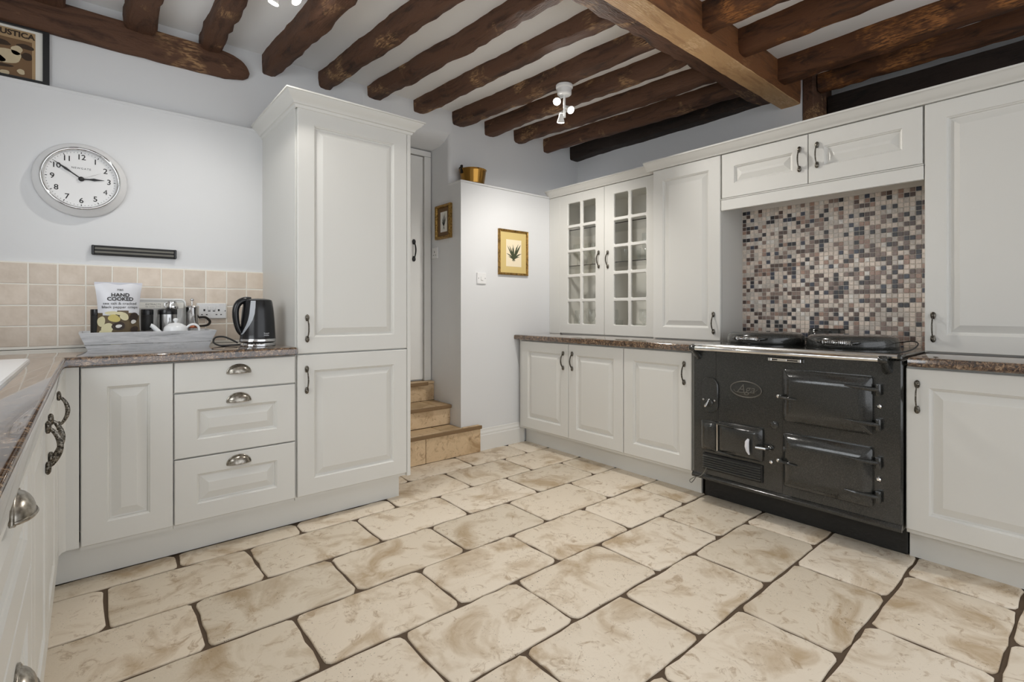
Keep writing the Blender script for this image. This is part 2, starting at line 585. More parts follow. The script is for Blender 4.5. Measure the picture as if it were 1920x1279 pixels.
for k in range(-2, 14):
    ytop = 2.90 - PY * (k - 1); ybot = ytop - PY
    if k == -2: continue
    off = 0.05 if k % 2 == 0 else 0.303
    for j in range(-2, 7):
        x0 = off + PX * j; x1 = x0 + PX
        a0, a1, b0, b1 = max(x0, -0.17), min(x1, 2.845), ybot, ytop
        if a1 - a0 < 0.03: continue
        mid = (a0 + a1) / 2
        lim = 2.716 if mid < 1.40 else (3.16 if mid < 2.34 else 3.18)
        if k == 1 and mid < 1.3: lim = 2.716
        if ybot > 2.70 and a1 > 1.44:
            a0 = max(a0, 1.412); lim = 3.16 if (a0 + a1) / 2 < 2.34 else 3.18
        b1 = min(b1, lim)
        if b1 - b0 < 0.03 or b1 < -0.45: continue
        tile_mesh(a0, a1, b0, b1).build('tile', 'floor_stone', floor, smooth=50)

# --- beige wall tiles, 4 rows
cols = [0.81 - 0.0036 - 0.1027 * i for i in range(0, 15)]
xs = [0.808, 0.714]
while xs[-1] > -0.72: xs.append(xs[-1] - 0.1034)
zs = [1.324, 1.223, 1.122, 1.0235, 0.925, 0.905]
MB().box(-0.69, 0.809, YW - 0.0106, YW - 0.0005, 0.9155, 1.327).build('grout_bed', 'grout_light', wall_back)
tile_cache = {}
for i in range(len(xs) - 1):
    for j in range(4):
        x1, x0 = xs[i] - 0.0022, xs[i + 1] + 0.0022
        z1, z0 = zs[j] - 0.0022, zs[j + 1] + 0.0022
        key = (round(x1 - x0, 3), round(z1 - z0, 3), R.randint(0, 2))
        if key not in tile_cache:
            w, h = x1 - x0, z1 - z0
            e = [R.uniform(-0.0008, 0.0008) for _ in range(4)]
            out = [(e[0], e[1]), (w + e[1], e[2]), (w + e[2], h + e[3]), (e[3], h + e[0])]
            inn = [(x + (w / 2 - x) * 0.06, z + (h / 2 - z) * 0.06) for x, z in out]
            t = MB().loft([[(x, 0.0, z) for x, z in out], [(x, -0.006, z) for x, z in out], [(x, -0.008, z) for x, z in inn]])
            tmp = t.build('tile', 'wall_tile', wall_back, (x0, YW - 0.004, z0), smooth=25)
            tile_cache[key] = tmp.data
        else:
            link('tile', tile_cache[key], wall_back, (x0, YW - 0.004, z0))

# --- mosaic alcove behind the range cooker
XM = 3.325
alc = struct(MB().box(XM, XM + 0.03, 0.50, 1.60, 0.86, 1.80).build('wall_alcove', 'mosaic_grout'), 'mosaic tiled splashback behind the black range cooker')
P = 0.0254
mos_me = {}
cells = []
ny, nz = 41, 34
for i in range(ny):
    for j in range(nz):
        y1 = 1.575 - i * P; z0 = 0.885 + j * P
        if y1 - P < 0.50: continue
        x = R.random(); acc = 0; ci = 0
        for q, (c_, w_) in enumerate(MOS):
            acc += w_
            if x <= acc:
                ci = q; break
        vis = (0.91 < z0 < 1.71) and y1 - P > 0.645
        dist = math.hypot(XM, y1) if vis else 99
        cells.append((dist, y1, z0, ci))
cells.sort()
near, rest = cells[:300], cells[300:]
g = 0.0017


def mos_box(mb, y1, z0, mi=0):
    a0, a1, c0, c1 = y1 - P + g, y1 - g, z0 + g, z0 + P - g
    e = 0.0012
    mb.loft([[(XM, a0, c0), (XM, a1, c0), (XM, a1, c1), (XM, a0, c1)],
             [(XM - 0.003, a0, c0), (XM - 0.003, a1, c0), (XM - 0.003, a1, c1), (XM - 0.003, a0, c1)],
             [(XM - 0.004, a0 + e, c0 + e), (XM - 0.004, a1 - e, c0 + e), (XM - 0.004, a1 - e, c1 - e), (XM - 0.004, a0 + e, c1 - e)]], cap0=False, mi=mi)
for d, y1, z0, ci in near:
    if ci not in mos_me:
        mb = MB(); mos_box(mb, 0, 0)
        mb.v = [(x - XM, y, z) for x, y, z in mb.v]
        o = mb.build('mosaic_tile', 'mosaic_%d' % ci, alc, (XM, y1, z0))
        mos_me[ci] = o.data
    else:
        link('mosaic_tile', mos_me[ci], alc, (XM, y1, z0))
mb = MB()
for d, y1, z0, ci in rest: mos_box(mb, y1, z0, ci)
o = mb.build('mosaic_tiles', ['mosaic_%d' % i for i in range(len(MOS))], alc)
o['kind'] = 'stuff'

# --- steps up to the door
st = thing('stairs', 'three beige stone tiled steps rising to the white door', 'steps', (1.46, 3.15, 0))
S = Vector((1.46, 3.15, 0))
mb = MB().box(0, 0.703, 0.012, 0.5, 0, 0.186).box(0, 0.703, 0.19, 0.5, 0.186, 0.346).box(0, 0.703, 0.43, 0.5, 0.346, 0.50).box(0.703, 0.872, 0.012, 0.033, 0, 0.186)
mb.build('core', 'step_edge', st)


def riser(x0, x1, y, z0, z1):
    MB().box(x0 + .002, x1 - .002, y, y + .012, z0 + .002, z1 - .002, .002).build('riser_tile', 'step_stone', st)


def tread(x0, x1, y0, y1, z):
    MB().box(x0 + .002, x1 - .002, y0 + .002, y1 - .002, z - .020, z, .004).build('tread_tile', 'step_stone', st)
for a, b_ in ((0, 0.385), (0.385, 0.872)): riser(a, b_, 0.0, 0.0, 0.186)
for a, b_ in ((0, 0.30), (0.30, 0.709)): riser(a, b_, 0.178, 0.210, 0.346)
for a, b_ in ((0, 0.35), (0.35, 0.709)): riser(a, b_, 0.418, 0.366, 0.50)
for a, b_ in ((0, 0.14), (0.14, 0.535), (0.535, 0.705)): tread(a, b_, 0.0, 0.18, 0.208)
tread(0.709, 0.872, 0.0, 0.034, 0.208)
for a, b_ in ((0, 0.10), (0.10, 0.575), (0.575, 0.705)): tread(a, b_, 0.165, 0.42, 0.367)
for a, b_ in ((0, 0.3), (0.3, 0.705)): tread(a, b_, 0.405, 0.508, 0.522)
for x0, x1, y, z in ((0, 0.877, -0.014, 0.208), (0, 0.705, 0.152, 0.367), (0, 0.640, 0.392, 0.522)):
    MB().box(x0, x1, y, y + .014, z - .028, z - .001, .004).build('nosing', 'step_edge', st)

# --- door at the top of the steps, frame
d = struct(MB().box(1.45, 2.098, 3.628, 3.655, 0.535, 2.352, 0.002).build('door_1', 'gloss_white'), 'white painted door at the top of the steps')
fr = MB().box(2.103, 2.163, 3.612, 3.66, 0.524, 2.355).box(1.42, 2.163, 3.612, 3.66, 2.358, 2.40)
struct(fr.build('trim_3', 'gloss_white'), 'white frame around the door on the steps')


# ------------------------------------------------------------------ cabinet parts
def door_rings(w, h, t=0.02, fr=0.078, frz=None, flat=False):
    frz = fr if frz is None else frz
    def ring(ix, iz, y): return [(ix, y, iz), (w - ix, y, iz), (w - ix, y, h - iz), (ix, y, h - iz)]
    L = [ring(0, 0, t), ring(0, 0, 0.003), ring(0.003, 0.003, 0)]
    if not flat:
        for d_, y in ((0, 0), (0.003, 0.004), (0.007, 0.006), (0.010, 0.0125), (0.014, 0.0135), (0.046, 0.002)):
            L.append(ring(fr + d_, frz + d_, y))
    return MB().loft(L)


def handle_mesh():
    mb = MB()
    n = 14; path = []; rad = []
    for i in range(n + 1):
        t = i / n
        z = -0.052 + 0.104 * t
        y = -0.006 - 0.024 * math.sin(PI * t) ** 0.7
        path.append((0, y, z)); rad.append(0.0045 + 0.0028 * math.sin(PI * t))
    mb.tube(path, rad, 10, squash=0.45)
    for s in (-1, 1):
        mb.lathe([(0.0055, -0.018), (0.0085, -0.012), (0.0105, 0.0), (0.009, 0.009), (0.005, 0.014), (0.001, 0.016)], 10, (0, -0.0055, s * 0.056)) if s > 0 else \
            mb.lathe([(0.001, -0.016), (0.005, -0.014), (0.009, -0.009), (0.0105, 0.0), (0.0085, 0.012), (0.0055, 0.018)], 10, (0, -0.0055, s * 0.056))
        k = len(mb.v) - 60
        for i in range(k, len(mb.v)):
            x, y, z = mb.v[i]; mb.v[i] = (x, min(0.0, -0.0055 + (y + 0.0055) * 0.7), z)
    return mb


_h = handle_mesh().build('handle', 'pewter', smooth=50)
HANDLE = _h.data
bpy.data.objects.remove(_h)


def cup_mesh():
    mb = MB(); W, H, D = 0.048, 0.036, 0.026
    loops = []
    for i in range(7):
        a = PI / 2 * i / 6                       # from rim (y front, bottom) up to wall
        l = []
        for k in range(17):
            ph = PI * k / 16
            x = W * math.cos(ph) * (1 - 0.0 * i)
            # quarter ellipsoid
            r = math.sin(ph)
            l.append((x, -D * r * math.cos(a), H * r * math.sin(a)))
        loops.append(l)
    mb.loft(loops, close=False, cap0=False, cap1=False)
    inner = [[(x * .93, y * .9, z * .93 - 0.0) for x, y, z in l] for l in loops]
    mb.loft(inner, close=False, cap0=False, cap1=False)
    # rim lip and flange
    mb.tube([(W * math.cos(PI * k / 16), -D * math.sin(PI * k / 16), 0) for k in range(17)], 0.003, 6)
    mb.tube([(W * 1.04 * math.cos(PI * k / 16), -0.002, H * 1.08 * math.sin(PI * k / 16) - 0.001) for k in range(17)], 0.0035, 6)
    mb.tube([(-W, -0.003, 0), (-W, -0.003, -0.004)], 0.004, 6)
    mb.tube([(W, -0.003, 0), (W, -0.003, -0.004)], 0.004, 6)
    return mb


_dm = HANDLE.copy(); _dm.materials.clear(); _dm.materials.append(MATS['black_matt'])
_dh = link('handle', _dm, bpy.data.objects['door_1'], (2.012, 3.628, 1.582))
_dh.scale = (1.5, 1.2, 1.25)
_h = cup_mesh().build('cup_handle', 'pewter_light', smooth=60)
CUP = _h.data
bpy.data.objects.remove(_h)


def add_front(root, kind, x0, x1, z0, z1, handle=None, fr=0.078, frz=None):
    w, h = x1 - x0, z1 - z0
    if kind == 'glazed':
        part = glazed_door(root, x0, z0, w, h)
    else:
        nm = 'drawer_front' if kind in ('drawer', 'flat') else 'door'
        part = door_rings(w, h, 0.02, fr, frz, kind == 'flat').build(nm, 'cabinet_paint', root, (x0, 0, z0))
    if handle:
        hk, hx, hz = handle
        link('handle', HANDLE if hk == 'v' else CUP, part, (hx - x0, 0, hz - z0))
    return part


def glazed_door(root, x0, z0, w, h):
    # pane grid measured from the photograph: 2 columns x 5 rows
    sx, mu = 0.091, 0.028
    cw = (w - 2 * sx - mu) / 2
    zb, zt = 0.080, 0.076
    mz = 0.025
    ch = (h - zb - zt - 4 * mz) / 5
    mb = MB()
    cxs = [(sx, sx + cw), (sx + cw + mu, w - sx)]
    czs = [(zb + i * (ch + mz), zb + i * (ch + mz) + ch) for i in range(5)]
    xb = [0, sx + cw + mu / 2, w]
    zbs = [0] + [(czs[i][1] + czs[i + 1][0]) / 2 for i in range(4)] + [h]
    n = 4
    for i, (a, b_) in enumerate(cxs):
        for j, (c_, d_) in enumerate(czs):
            inner = rrect(a, b_, c_, d_, 0.010, n)
            X0, X1, Z0, Z1 = xb[i], xb[i + 1], zbs[j], zbs[j + 1]
            # outer loop with matching count, points spread on the rectangle border
            outer = []
            for q, (cx, cz) in enumerate(((X1, Z0), (X1, Z1), (X0, Z1), (X0, Z0))):
                outer += [(cx, cz)] * (n + 1)
            ring = lambda pts, y: [(x, y, z) for x, z in pts]
            bev = [(x, z) for x, z in rrect(a - 0.004, b_ + 0.004, c_ - 0.004, d_ + 0.004, 0.012, n)]
            mb.loft([ring(outer, 0.0), ring(bev, 0.0), ring(inner, 0.005), ring(inner, 0.018), ring(outer, 0.018)], cap0=False, cap1=False)
    for (a, b_, c_, d_) in ((0, 0, 0, h), (w, w, 0, h)):
        mb.add([(a, 0, c_), (a, 0.018, c_), (a, 0.018, d_), (a, 0, d_)], [(0, 1, 2, 3)])
    mb.add([(0, 0, 0), (w, 0, 0), (w, 0.018, 0), (0, 0.018, 0)], [(0, 1, 2, 3)])
    mb.add([(0, 0, h), (w, 0, h), (w, 0.018, h), (0, 0.018, h)], [(0, 1, 2, 3)])
    bm = bmesh.new()
    part = mb.build('door', 'cabinet_paint', root, (x0, 0, z0))
    bm.from_mesh(part.data)
    bmesh.ops.remove_doubles(bm, verts=bm.verts, dist=1e-5)
    bmesh.ops.dissolve_degenerate(bm, edges=bm.edges, dist=1e-6)
    bmesh.ops.recalc_face_normals(bm, faces=bm.faces)
    bm.to_mesh(part.data); bm.free()
    for a, b_ in cxs:
        for c_, d_ in czs:
            MB().add([(a - .004, .011, c_ - .004), (b_ + .004, .011, c_ - .004), (b_ + .004, .011, d_ + .004), (a - .004, .011, d_ + .004)], [(0, 1, 2, 3)]).build('pane', 'pane_glass', part)
    return part


def cabinet(name, label, loc, rz, w, depth, z0, z1, fronts, cat='cabinet', group=None, body=True):
    root = thing(name, label, cat, loc, rz, group)
    if body:
        MB().box(0, w, 0.022, depth, z0, z1).build('body', 'cabinet_paint', root)
    for f in fronts: add_front(root, *f[:5], **(f[5] if len(f) > 5 else {}))
    return root


# ------------------------------------------------------------------ left side, facing -Y (front plane y = 2.65)
FA = 2.65
cabinet('base_cabinet', 'narrow white base cabinet with tall raised panel, left of the drawers', (-0.025, FA, 0), AF, 0.312, 0.60, 0.13, 0.872,
        [('door', 0.002, 0.310, 0.15, 0.868, dict(fr=0.082))])
dz = [(0.734, 0.868, 'flat', 0.806), (0.441, 0.727, 'drawer', 0.672), (0.15, 0.435, 'drawer', 0.380)]
cabinet('drawer_unit', 'white base unit with three drawers and pewter cup handles', (0.288, FA, 0), AF, 0.513, 0.60, 0.13, 0.872,
        [(k, 0.002, 0.511, a, b_, dict(handle=('c', 0.256, hz), fr=0.085, frz=0.075)) for a, b_, k, hz in dz], 'drawers')
tall = cabinet('tall_cabinet', 'tall white cabinet with two panelled doors beside the steps', (0.804, FA, 0), AF, 0.642, YW - FA, 0.13, 2.14,
               [('door', 0.007, 0.622, 0.15, 0.871, dict(handle=('v', 0.051, 0.744), fr=0.082)),
                ('door', 0.007, 0.622, 0.878, 2.136, dict(handle=('v', 0.053, 1.006), fr=0.082))])
MB().box(0.624, 0.646, 0.0, 0.10, 0.13, 2.138, 0.002).build('end_panel', 'cabinet_paint', tall)
CP = [(0.0, 2.125), (0.006, 2.128), (0.010, 2.140), (0.018, 2.143), (0.020, 2.150), (0.028, 2.160), (0.044, 2.172), (0.056, 2.186), (0.058, 2.190), (0.064, 2.192), (0.064, 2.199), (0.0, 2.199)]


def cornice_u(x0, x1, yf, yb, prof):
    loops = [[(x0 - o, yb, z), (x0 - o, yf - o, z), (x1 + o, yf - o, z), (x1 + o, yb, z)] for o, z in prof]
    return MB().loft(loops, close=False, cap0=False, cap1=True)
cornice_u(0.0, 0.646, 0.0, YW - FA, CP).build('cornice', 'cabinet_paint', tall, smooth=35)

# left run under the sink, facing +X (front plane x = -0.087), seen almost edge-on
FL = -0.087
cabinet('base_cabinet', 'white base cabinet in the inner corner of the left worktop with one pull handle', (FL, 2.395, 0), LF, 0.205, 0.55, 0.13, 0.872,
        [('door', 0.002, 0.203, 0.15, 0.868, dict(handle=('v', 0.055, 0.735), fr=0.06))])
cabinet('base_cabinet', 'white two-door base cabinet below the white sink with paired pull handles', (FL, 1.39, 0), LF, 1.005, 0.55, 0.13, 0.872,
        [('door', 0.502, 1.003, 0.15, 0.868, dict(handle=('v', 0.548, 0.735))), ('door', 0.002, 0.498, 0.15, 0.868, dict(handle=('v', 0.425, 0.735)))])
cabinet('drawer_unit', 'white drawer unit nearest the camera on the left with a pewter cup handle', (FL, 0.80, 0), LF, 0.59, 0.55, 0.13, 0.872,
        [('drawer', 0.002, 0.588, 0.60, 0.868, dict(handle=('c', 0.270, 0.790), fr=0.085, frz=0.07)), ('drawer', 0.002, 0.588, 0.15, 0.594, dict(handle=('c', 0.3, 0.5)))], 'drawers')
# corner post
tag(MB().prism([(-0.108, 0), (-0.084, 0.0), (-0.075, 0.008), (-0.028, 0.008), (-0.028, 0.03), (-0.108, 0.03)], 0, 0).build('x', 'cabinet_paint'), 'x', 'x') if False else None
mb = MB().loft([[(-0.105, 2.604, z), (-0.090, 2.604, z), (-0.079, 2.640, z), (-0.068, 2.651, z), (-0.028, 2.651, z), (-0.028, 2.67, z), (-0.105, 2.67, z)] for z in (0.15, 0.872)])
tag(mb.build('corner_post', 'cabinet_paint', smooth=30), 'white corner post joining the two left-hand runs of cabinets', 'corner post')
# kick boards
mb = MB().box(-0.15, 1.408, 2.716, 2.734, 0.0, 0.15)
struct(mb.build('baseboard_left', 'cabinet_paint'), 'white kickboard under the drawers and tall cabinet')
mb = MB().box(1.39, 1.408, 2.734, 3.29, 0.0, 0.15)
struct(mb.build('baseboard_end', 'cabinet_paint'))
mb = MB().box(-0.168, -0.15, 0.5, 2.716, 0.0, 0.15)
struct(mb.build('baseboard_sink', 'cabinet_paint'))

# left worktop, L-shaped
def worktop(outline, zt, name, label, th=0.040):
    mb = MB()
    cx = sum(p[0] for p in outline) / len(outline); cy = sum(p[1] for p in outline) / len(outline)
    def inset(d_):
        n = len(outline); out = []
        for i in range(n):
            p0, p1, p2 = Vector(outline[i - 1]), Vector(outline[i]), Vector(outline[(i + 1) % n])
            a = (p1 - p0).normalized(); b_ = (p2 - p1).normalized()
            na, nb_ = Vector((-a.y, a.x)), Vector((-b_.y, b_.x))
            q = (na + nb_); q = q / max(q.length_squared, 1e-6) * 2
            out.append(p1 + q * d_)
        return out
    L = []
    for d_, z in ((0.004, zt - th), (0.0, zt - th + 0.004), (0.0, zt - 0.012), (0.002, zt - 0.006), (0.006, zt - 0.002), (0.012, zt)):
        L.append([(p[0], p[1], z) for p in inset(d_)])
    mb.loft(L)
    o = mb.build(name, 'granite', smooth=40)
    return tag(o, label, 'worktop')
ZL, ZR = 0.915, 0.898
wt_l = worktop([(-0.70, 0.45), (-0.066, 0.45), (-0.066, 2.628), (0.803, 2.628), (0.803, 3.295), (-0.70, 3.295)], ZL, 'worktop', 'L-shaped brown granite worktop under the tray, kettle and sink')
worktop([(2.698, 1.585), (3.60, 1.585), (3.60, 3.184), (2.698, 3.184)], ZR, 'worktop', 'brown granite worktop below the glazed cabinet, left of the range')
worktop([(2.698, -0.1), (3.60, -0.1), (3.60, 0.565), (2.698, 0.565)], ZR, 'worktop', 'brown granite worktop right of the black range cooker')

# sink: inset ceramic with bowl, let into a hole in the worktop
cut = MB().box(-0.60, -0.178, 1.44, 1.90, 0.80, 1.0).build('cutter', 'granite')
bo = wt_l.modifiers.new('hole', 'BOOLEAN'); bo.operation = 'DIFFERENCE'; bo.object = cut; bo.solver = 'EXACT'
bpy.context.view_layer.update()
me = bpy.data.meshes.new_from_object(wt_l.evaluated_get(bpy.context.evaluated_depsgraph_get()))
wt_l.modifiers.clear(); wt_l.data = me
bpy.data.objects.remove(cut)
mb = MB()
zt = ZL + 0.012
def rl(x0, x1, y0, y1, r, z): return [(x, y, z) for x, y in rrect(x0, x1, y0, y1, r, 4)]
SX0, SX1, SY0, SY1 = -0.62, -0.158, 1.42, 2.50
mb.loft([rl(SX0, SX1, SY0, SY1, 0.03, ZL), rl(SX0, SX1, SY0, SY1, 0.03, zt - 0.004), rl(SX0 + .004, SX1 - .004, SY0 + .004, SY1 - .004, 0.028, zt),
         rl(SX0 + .05, SX1 - .05, SY0 + .05, 1.92, 0.04, zt), rl(SX0 + .055, SX1 - .055, SY0 + .055, 1.915, 0.04, zt - 0.01), rl(SX0 + .075, SX1 - .075, SY0 + .075, 1.895, 0.05, ZL - 0.03)], cap0=False)
sk = thing('sink', 'white ceramic inset sink on the left worktop', 'sink', (0, 0, 0))
mb.build('basin', 'white_ceramic', sk, smooth=40)
for i in range(5):
    x = -0.53 + i * 0.07
    MB().tube([(x, 1.98, zt + .001), (x, 2.40, zt + .001)], 0.003, 6).build('drainer_rib', 'white_ceramic', sk, smooth=60)
MB().lathe([(0.03, 0), (0.03, 0.004), (0.02, 0.005)], 16, (-0.39, 1.68, ZL - 0.03)).build('waste', 'chrome', sk)

# ------------------------------------------------------------------ right side, facing -X
FB, FU, FG = 2.722, 3.04, 3.11
# local x = Yleft - Y
cabinet('base_cabinet', 'white two-door base cabinet next to the partition wall', (FB, 3.160, 0), BF, 1.071, 0.60, 0.13, 0.855,
        [('door', 0.040, 0.568, 0.15, 0.848, dict(handle=('v', 0.520, 0.722))), ('door', 0.572, 1.069, 0.15, 0.848, dict(handle=('v', 0.612, 0.724)))])
cabinet('base_cabinet', 'white single-door base cabinet directly left of the black range cooker', (FB, 2.088, 0), BF, 0.506, 0.60, 0.13, 0.855,
        [('door', 0.002, 0.494, 0.15, 0.848, dict(handle=('v', 0.448, 0.724)))])
cabinet('base_cabinet', 'white base cabinet right of the black range cooker', (FB, 0.577, 0), BF, 0.60, 0.60, 0.13, 0.855,
        [('door', 0.002, 0.598, 0.15, 0.848, dict(handle=('v', 0.041, 0.728)))])
mb = MB().box(FB + 0.098, FB + 0.116, 1.585, 3.17, 0, 0.15)
struct(mb.build('baseboard_right', 'cabinet_paint'), 'white kickboard under the right-hand base cabinets')
mb = MB().box(FB + 0.098, FB + 0.116, -0.05, 0.582, 0, 0.15).box(FB + 0.116, 3.3, 0.564, 0.582, 0, 0.15)
struct(mb.build('baseboard_range', 'cabinet_paint'), 'white kickboard right of the range cooker')

# mid wall cabinet, bridging cabinet, right wall cabinet standing on the worktop
cabinet('wall_cabinet', 'tall white wall cabinet with one panelled door beside the mosaic alcove', (FU, 2.085, 0), BF, 0.505, 0.33, ZR, 2.078,
        [('door', 0.010, 0.503, ZR + 0.008, 2.074, dict(handle=('v', 0.459, 1.018)))])
br = cabinet('bridging_cabinet', 'white two-door cabinet bridging above the range cooker', (FU, 1.577, 0), BF, 1.002, 0.60, 1.795, 2.078,
             [('door', 0.004, 0.497, 1.798, 2.072, dict(handle=('v', 0.456, 1.941), frz=0.084)), ('door', 0.501, 0.998, 1.798, 2.072, dict(handle=('v', 0.545, 1.945), frz=0.084))])
MB().box(0.0, 1.002, 0.0, 0.022, 1.722, 1.789, 0.002).box(0.0, 1.002, -0.004, 0.022, 1.789, 1.795, 0.001).build('pelmet', 'cabinet_paint', br)
cabinet('wall_cabinet', 'tall white wall cabinet at the right edge of the photo above the worktop', (FU, 0.574, 0), BF, 0.62, 0.60, ZR, 2.078,
        [('door', 0.003, 0.600, ZR + 0.006, 2.074, dict(handle=('v', 0.035, 1.020), fr=0.08))])

# glazed cabinet (hollow carcass)
gc = thing('glazed_cabinet', 'white display cabinet with two glazed grid doors full of glassware', 'cabinet', (FG, 3.184, 0), BF)
gw, gd = 1.096, 0.42
mb = MB().box(0, 0.018, 0.02, gd, ZR, 2.078).box(gw - 0.018, gw, 0.02, gd, ZR, 2.078).box(0.018, gw - 0.018, 0.02, gd, ZR, ZR + 0.018).box(0.018, gw - 0.018, 0.02, gd, 2.06, 2.078).box(0.018, gw - 0.018, gd - 0.008, gd, ZR + 0.018, 2.06)
mb.build('carcass', 'cabinet_inside', gc)
MB().box(0.0, 0.126, 0.0, 0.02, ZR, 2.076, 0.001).build('filler_panel', 'cabinet_paint', gc)
add_front(gc, 'glazed', 0.128, 0.612, ZR + 0.008, 2.074, handle=('v', 0.560, 1.503))
add_front(gc, 'glazed', 0.616, 1.092, ZR + 0.008, 2.074, handle=('v', 0.651, 1.496))
SH = (1.478, 1.783)
for z in SH:
    MB().box(0.02, gw - 0.02, 0.05, gd - 0.01, z - 0.006, z).build('shelf', 'shelf_glass', gc)
    MB().box(0.02, gw - 0.02, 0.047, 0.050, z - 0.006, z).build('shelf_edge', 'slot_dark', gc)
# cornices of the right-hand units
def cornice_b(x, y0, y1, z, name, label):
    prof = [(0.0, 0.0), (-0.010, 0.0), (-0.013, 0.006), (-0.020, 0.010), (-0.034, 0.022), (-0.050, 0.040), (-0.056, 0.046), (-0.060, 0.047), (-0.060, 0.056), (0.05, 0.056), (0.05, 0.0)]
    mb = MB().loft([[(x + o, y, z + h) for o, h in prof] for y in (y0, y1)])
    return struct(mb.build(name, 'cabinet_paint', smooth=35), label)
cornice_b(FU, 2.118, -0.06, 2.076, 'trim_4', 'white cornice over the range and right-hand wall cabinets')
cornice_b(FG, 3.184, 2.10, 2.078, 'trim_5', 'white cornice over the glazed cabinet')

# glassware on the shelves
def glass_profile(kind, s=1.0):
    if kind == 'wine':
        pr = [(0.033, 0.001), (0.02, 0.004), (0.006, 0.008), (0.0038, 0.03), (0.0038, 0.075), (0.012, 0.085), (0.032, 0.105), (0.039, 0.135), (0.036, 0.17), (0.033, 0.188)]
    elif kind == 'flute':
        pr = [(0.029, 0.001), (0.015, 0.004), (0.005, 0.008), (0.0036, 0.06), (0.008, 0.075), (0.02, 0.10), (0.024, 0.16), (0.022, 0.205)]
    elif kind == 'bowl':
        pr = [(0.03, 0), (0.032, 0.004), (0.05, 0.02), (0.085, 0.06), (0.095, 0.075)]
    elif kind == 'jug':
        pr = [(0.045, 0), (0.05, 0.004), (0.062, 0.05), (0.058, 0.10), (0.045, 0.15), (0.052, 0.18)]
    else:
        pr = [(0.03, 0), (0.032, 0.003), (0.037, 0.10)]
    return [(r * s, z * s) for r, z in pr]
GL = {}
for k in ('wine', 'flute', 'tumbler', 'bowl', 'jug'):
    t = MB().lathe(glass_profile(k), 24, cap1=False).build('glass', 'clear_glass', smooth=60)
    GL[k] = t.data; bpy.data.objects.remove(t)
NAME = {'wine': ('wine_glass', 'stemmed wine glass'), 'flute': ('champagne_flute', 'tall champagne flute'), 'tumbler': ('tumbler', 'straight clear tumbler'), 'bowl': ('glass_bowl', 'wide clear glass bowl'), 'jug': ('glass_jug', 'clear glass jug')}
LEV = [(ZR + 0.018, 'cabinet floor'), (SH[0], 'middle glass shelf'), (SH[1], 'top glass shelf')]
PUT = [(0, ((0.24, .14, 'jug'), (0.38, .11, 'wine'), (0.47, .12, 'wine'), (0.55, .20, 'wine'), (0.30, .27, 'tumbler'), (0.42, .27, 'tumbler'), (0.52, .30, 'tumbler'),
            (0.76, .26, 'bowl'), (0.90, .12, 'wine'), (0.99, .11, 'wine'), (1.03, .22, 'wine'), (0.93, .25, 'wine'))),
       (1, ((0.22, .12, 'wine'), (0.31, .14, 'wine'), (0.40, .11, 'wine'), (0.50, .13, 'wine'), (0.27, .26, 'flute'), (0.37, .26, 'flute'), (0.47, .27, 'flute'),
            (0.73, .12, 'tumbler'), (0.82, .13, 'tumbler'), (0.91, .12, 'flute'), (0.98, .13, 'flute'), (1.04, .12, 'flute'), (0.78, .26, 'tumbler'), (0.88, .27, 'tumbler')))]
ORD = ['leftmost', 'second', 'third', 'fourth']
for lev, lst in PUT:
    z, ln = LEV[lev]
    for side in ('left', 'right'):
        for kind in ('wine', 'flute', 'tumbler', 'bowl', 'jug'):
            sel = sorted(q for q in lst if q[2] == kind and (q[0] < 0.61) == (side == 'left'))
            nm, lb = NAME[kind]
            for q, (u, yy, _) in enumerate(sel):
                o = link(nm, GL[kind], None, (FG + yy, 3.184 - u, z + 0.0005))
                which = '' if len(sel) == 1 else (' leftmost' if q == 0 else ' ' + ORD[q] + ' from left')
                tag(o, '%s on %s behind %s glazed door%s' % (lb, ln, side, ',' + which if which else ''), 'glass' if kind not in ('bowl', 'jug') else kind, '%ss behind the %s glazed door, %s' % (lb, side, ln))

# ------------------------------------------------------------------ range cooker
AG = thing('range_cooker', 'black enamel cast-iron range cooker with two domed lids and chrome rail', 'range cooker', (2.70, 1.573, 0), BF)
def ag(mb, name, mat, parent=AG, smooth=35): return mb.build(name, mat, parent, smooth=smooth)
body = ag(MB().box(0.002, 0.990, 0.0, 0.60, 0.135, 0.884, 0.006), 'body', 'black_enamel')
ag(MB().box(0.012, 0.985, 0.115, 0.60, 0.0, 0.135, 0.004), 'plinth', 'enamel_matt')
ag(MB().loft([[(x, y, z) for y, z in ((0.0, 0.135), (-0.012, 0.137), (-0.014, 0.150), (-0.006, 0.162), (0.0, 0.166))] for x in (0.002, 0.990)]), 'bottom_moulding', 'black_enamel')
ag(MB().box(0.0, 0.992, -0.014, 0.605, 0.884, 0.904, 0.005), 'top_plate', 'black_enamel')
ag(MB().tube([(0.02, -0.006, 0.897), (0.975, -0.006, 0.897)], 0.011, 8), 'top_edge_strip', 'steel')
# seam lines on the front
sm = MB().box(0.1405, 0.1430, -0.0012, 0.0, 0.715, 0.884).box(0.1555, 0.158, -0.0012, 0.0, 0.49, 0.55).box(0.497, 0.4985, -0.001, 0.0, 0.17, 0.80)
ag(sm, 'panel_seams', 'slot_dark', body, None)
# rail
rail = ag(MB().tube([(0.045, -0.062, 0.884), (0.925, -0.062, 0.884)], 0.0125, 14), 'rail', 'chrome')
for x in (0.035, 0.935):
    mb = MB().lathe([(0.015, -0.016), (0.018, -0.01), (0.018, 0.012), (0.014, 0.018)], 14, (x, -0.062, 0.884), 'x')
    mb.tube([(x, -0.058, 0.880), (x, -0.035, 0.862), (x + 0.002, -0.012, 0.842), (x + 0.002, 0.002, 0.835)], [0.013, 0.014, 0.017, 0.022], 10)
    ag(mb, 'rail_bracket', 'black_enamel', rail)
